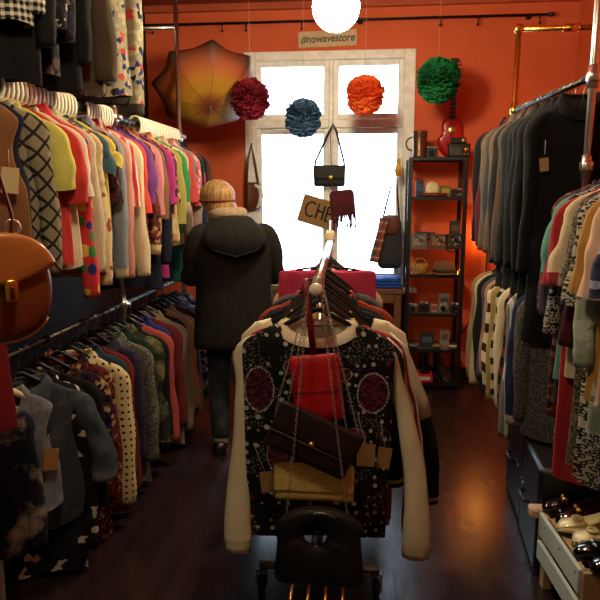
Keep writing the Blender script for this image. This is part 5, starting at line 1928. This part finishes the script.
# ------------------------------------------------------------------ big tan leather bag at the left front
o = at(-7, 290, 1.60)
t = thing('leather_bag', 'large tan leather saddle bag hanging at the left front edge', 'bag', o, rad(42))
TAN = solid('glossy tan leather', '#6e3418', .34, bump=.12, bscale=30, coat=.15)
TAN2 = solid('lighter tan leather', '#a8642f', .3, bump=.12, bscale=30, coat=.3)
bo = []
for k in range(56):
    a = 2 * pi * k / 56
    bo.append((.15 * sg(cos(a), .8), .145 * sg(sin(a), .85)))
build('bag_body', flat_bag_rings(bo, .055, MB()), TAN, t, sub=1)
fo = [(x * 1.03, .145 + (z - .145) * .52 if z < .145 else z) for x, z in bo]
fo = [(x * 1.07, max(z, .0 + .06 * (abs(x) / .15) ** 2)) for x, z in bo]
build('flap', flat_bag_rings([(x, z + .012) for x, z in fo], .02, MB()), TAN2, t, sub=1, loc=(0, -.052, 0))
m = MB()
m.tube([(x * .985, -.03, z * .985) for x, z in bo[31:52]], .004, 6, (0, 1, 0))
build('stitched_edge', m, solid('pale leather edge', '#b88a58', .6), t)
cl_ = build('clasp', MB().sup((.03, -.078, .0), (.018, .008, .034), .5, .6, 18, 10), BRASS, t)
build('turn_lock', MB().box((.03, -.090, .0), (.009, .014, .034)), solid('dark brass', '#6a5030', .3, 1.), cl_, bevel=.003)
top = Vector((LX, 1.555, LTOP))
hangp = Vector((-1.04, 1.6, LTOP + .02))
R_inv = Matrix.Rotation(-rad(42), 3, 'Z')
hl = R_inv @ (hangp - o)
st = [(.09, -.0, .13), (.095, 0, .2)]
build('strap', MB().tube([(.055, .0, .13), (.06, .0, .2), hl + Vector((.022, 0, -.12)), hl + Vector((.012, 0, .0)), hl + Vector((0, 0, .006)), hl + Vector((-.012, 0, .0)), hl + Vector((-.03, 0, -.14)), (-.06, .0, .2), (-.055, .0, .13)], [(.004, .016)] * 9, 8, (0, 1, 0)), TAN, t)
build('strap_buckle', MB().torus((.058, -.005, .165), .02, .004, 18, 6), CHROME, t)
t = thing('face_out_rod', 'chrome face-out rod on the left rail carrying the tan leather bag', 'display rod', (LX, 1.6, LTOP))
build('arm', MB().rod((0, 0, .0), (-1.04 - LX + .05, 0, .0), .008), CHROME, t)
build('stop_ball', MB().sup((-1.04 - LX + .05, 0, 0), (.014, .014, .014), 1, 1, 12, 8), CHROME, t)
build('rail_clip', MB().lathe([(.019, -.02), (.019, .02)], (0, 0, 0), 16, 'y'), CHROME, t)

# ------------------------------------------------------------------ suitcases under the right rack
VINYL = solid('black vinyl case', '#121013', .4, bump=.15, bscale=90)
def suitcase(label, c, w_, d_, h_, rz):
    t = thing('suitcase', label, 'suitcase', c, rad(rz), 'dark suitcases under the right rack')
    build('shell', MB().box((0, 0, h_ / 2), (w_, d_, h_)), VINYL, t, bevel=.02)
    build('seam_band', MB().box((0, 0, h_ * .55), (w_ + .002, d_ + .002, .008)), BLACKP, t, bevel=.002)
    for s in (-1, 1):
        l = build('latch', MB().box((-w_ / 2 - .004, s * d_ * .3, h_ * .55), (.008, .03, .022)), STEEL, t, bevel=.002)
        build('latch_tongue', MB().box((-w_ / 2 - .009, s * d_ * .3, h_ * .60), (.004, .014, .014)), STEEL, l, bevel=.001)
    build('handle', MB().tube([(-w_ / 2 - .004, -.06, h_ * .55), (-w_ / 2 - .03, -.05, h_ * .55), (-w_ / 2 - .03, .05, h_ * .55), (-w_ / 2 - .004, .06, h_ * .55)], .008, 8, (0, 0, 1)), BLACKP, t)
    return t


s1 = at(540, 444, 3.0)
suitcase('dark suitcase farther under the right rack behind the red dress', (1.02, 3.2, .003), .5, .44, .47, -3)
suitcase('dark suitcase nearer under the right rack above the shoes', (.985, 2.75, .003), .5, .40, .47, -4)

# ------------------------------------------------------------------ crate with shoes at the right front
ct, cn = at(541, 512, 2.52), at(580, 570, 2.10)
CRH = ct.z
ang = atan2(ct.y - cn.y, ct.x - cn.x) - pi / 2
t = thing('wooden_crate', 'white-sided wooden crate carrying shoes at the right front', 'crate', (ct.x, ct.y, 0), ang)
k1 = (at(580, 570, 1).z - EYE)
cn = at(581, 570, (CRH - EYE) / k1)
ang = atan2(ct.y - cn.y, ct.x - cn.x) - pi / 2
CLEN, CWID = (ct - cn).length, .5
t.rotation_euler[2] = ang
WSL = solid('white painted slat', '#b8c2bc', .6, bump=.2, bscale=14)
RAW = solid('raw board', '#a8845a', .7, bump=.3, bscale=14)
PCH = solid('peach board', '#c8a488', .7)
zs_ = CRH
build('side_slat', MB().box((0, -CLEN / 2, zs_ - .045), (.016, CLEN, .09)), WSL, t, bevel=.002)
build('side_slat', MB().box((0, -CLEN / 2, zs_ - .16), (.016, CLEN, .075)), WSL, t, bevel=.002)
build('side_slat', MB().box((CWID, -CLEN / 2, zs_ - .045), (.016, CLEN, .09)), WSL, t, bevel=.002)
for y in (-.03, -CLEN + .03):
    for x in (.026, CWID - .026):
        build('corner_post', MB().box((x, y, zs_ / 2), (.035, .045, zs_)), RAW, t, bevel=.002)
build('end_board', MB().box((CWID / 2 + .002, -CLEN - .012, zs_ - .07), (CWID, .02, .14)), RAW, t, bevel=.002)
build('end_board', MB().box((CWID / 2 + .002, -CLEN - .012, zs_ - .20), (CWID, .02, .10)), RAW, t, bevel=.002)
build('end_board', MB().box((CWID / 2, .012, zs_ - .07), (CWID, .02, .14)), RAW, t, bevel=.002)
for k in range(4):
    build('top_board', MB().box((.075 + .125 * k, -CLEN / 2, zs_ - .006), (.115, CLEN - .01, .012)), RAW, t, bevel=.002)
build('corner_cap', MB().box((.0, .03, zs_ - .012), (.075, .06, .045)), PCH, t, bevel=.012)
for k in range(5):
    build('nail', MB().sup((-.009, -.08 - k * .15, zs_ - .025), (.003, .005, .005), 1, 1, 8, 6), STEEL, t)
M_ = Matrix.Rotation(ang, 4, 'Z')


def on_crate(x, y):
    p = M_ @ Vector((x, y, 0))
    return Vector((ct.x + p.x, ct.y + p.y, CRH + .001))


rz0 = math.degrees(ang) + 90
for k, (y, col, lab, deco, grp) in enumerate((
        (.0, '#1c0a10', 'dark burgundy patent pump with gold buttons, %s of its pair', ('buttons', ''), 'burgundy patent pumps'),
        (-.165, '#d8c48c', 'cream leather pump with a round buckle, %s of its pair', ('buckle', '#cdb888'), 'cream buckled pumps'),
        (-.33, '#0b0d12', 'black patent pump with silver bow, %s of its pair', ('bow', ''), 'black patent pumps'))):
    for j, wd_ in enumerate(('the farther', 'the nearer')):
        shoe(lab % wd_ + ' on the crate', on_crate(.135 + .02 * j, y - .082 * j), rz0 + (4 if j else -4), col, .255, .043, .05, True, .12 if k != 1 else .4, grp, deco)
shoe('magenta and silver flat shoe behind the burgundy pumps', on_crate(.2, .09), rz0, '#8a1450', .24, .038, .012, True, .3, None, None)
S.view_settings.view_transform = 'Standard'
S.view_settings.look = 'None'
S.view_settings.gamma = 1
S.view_settings.use_curve_mapping = False
S.view_settings.exposure = 0.2
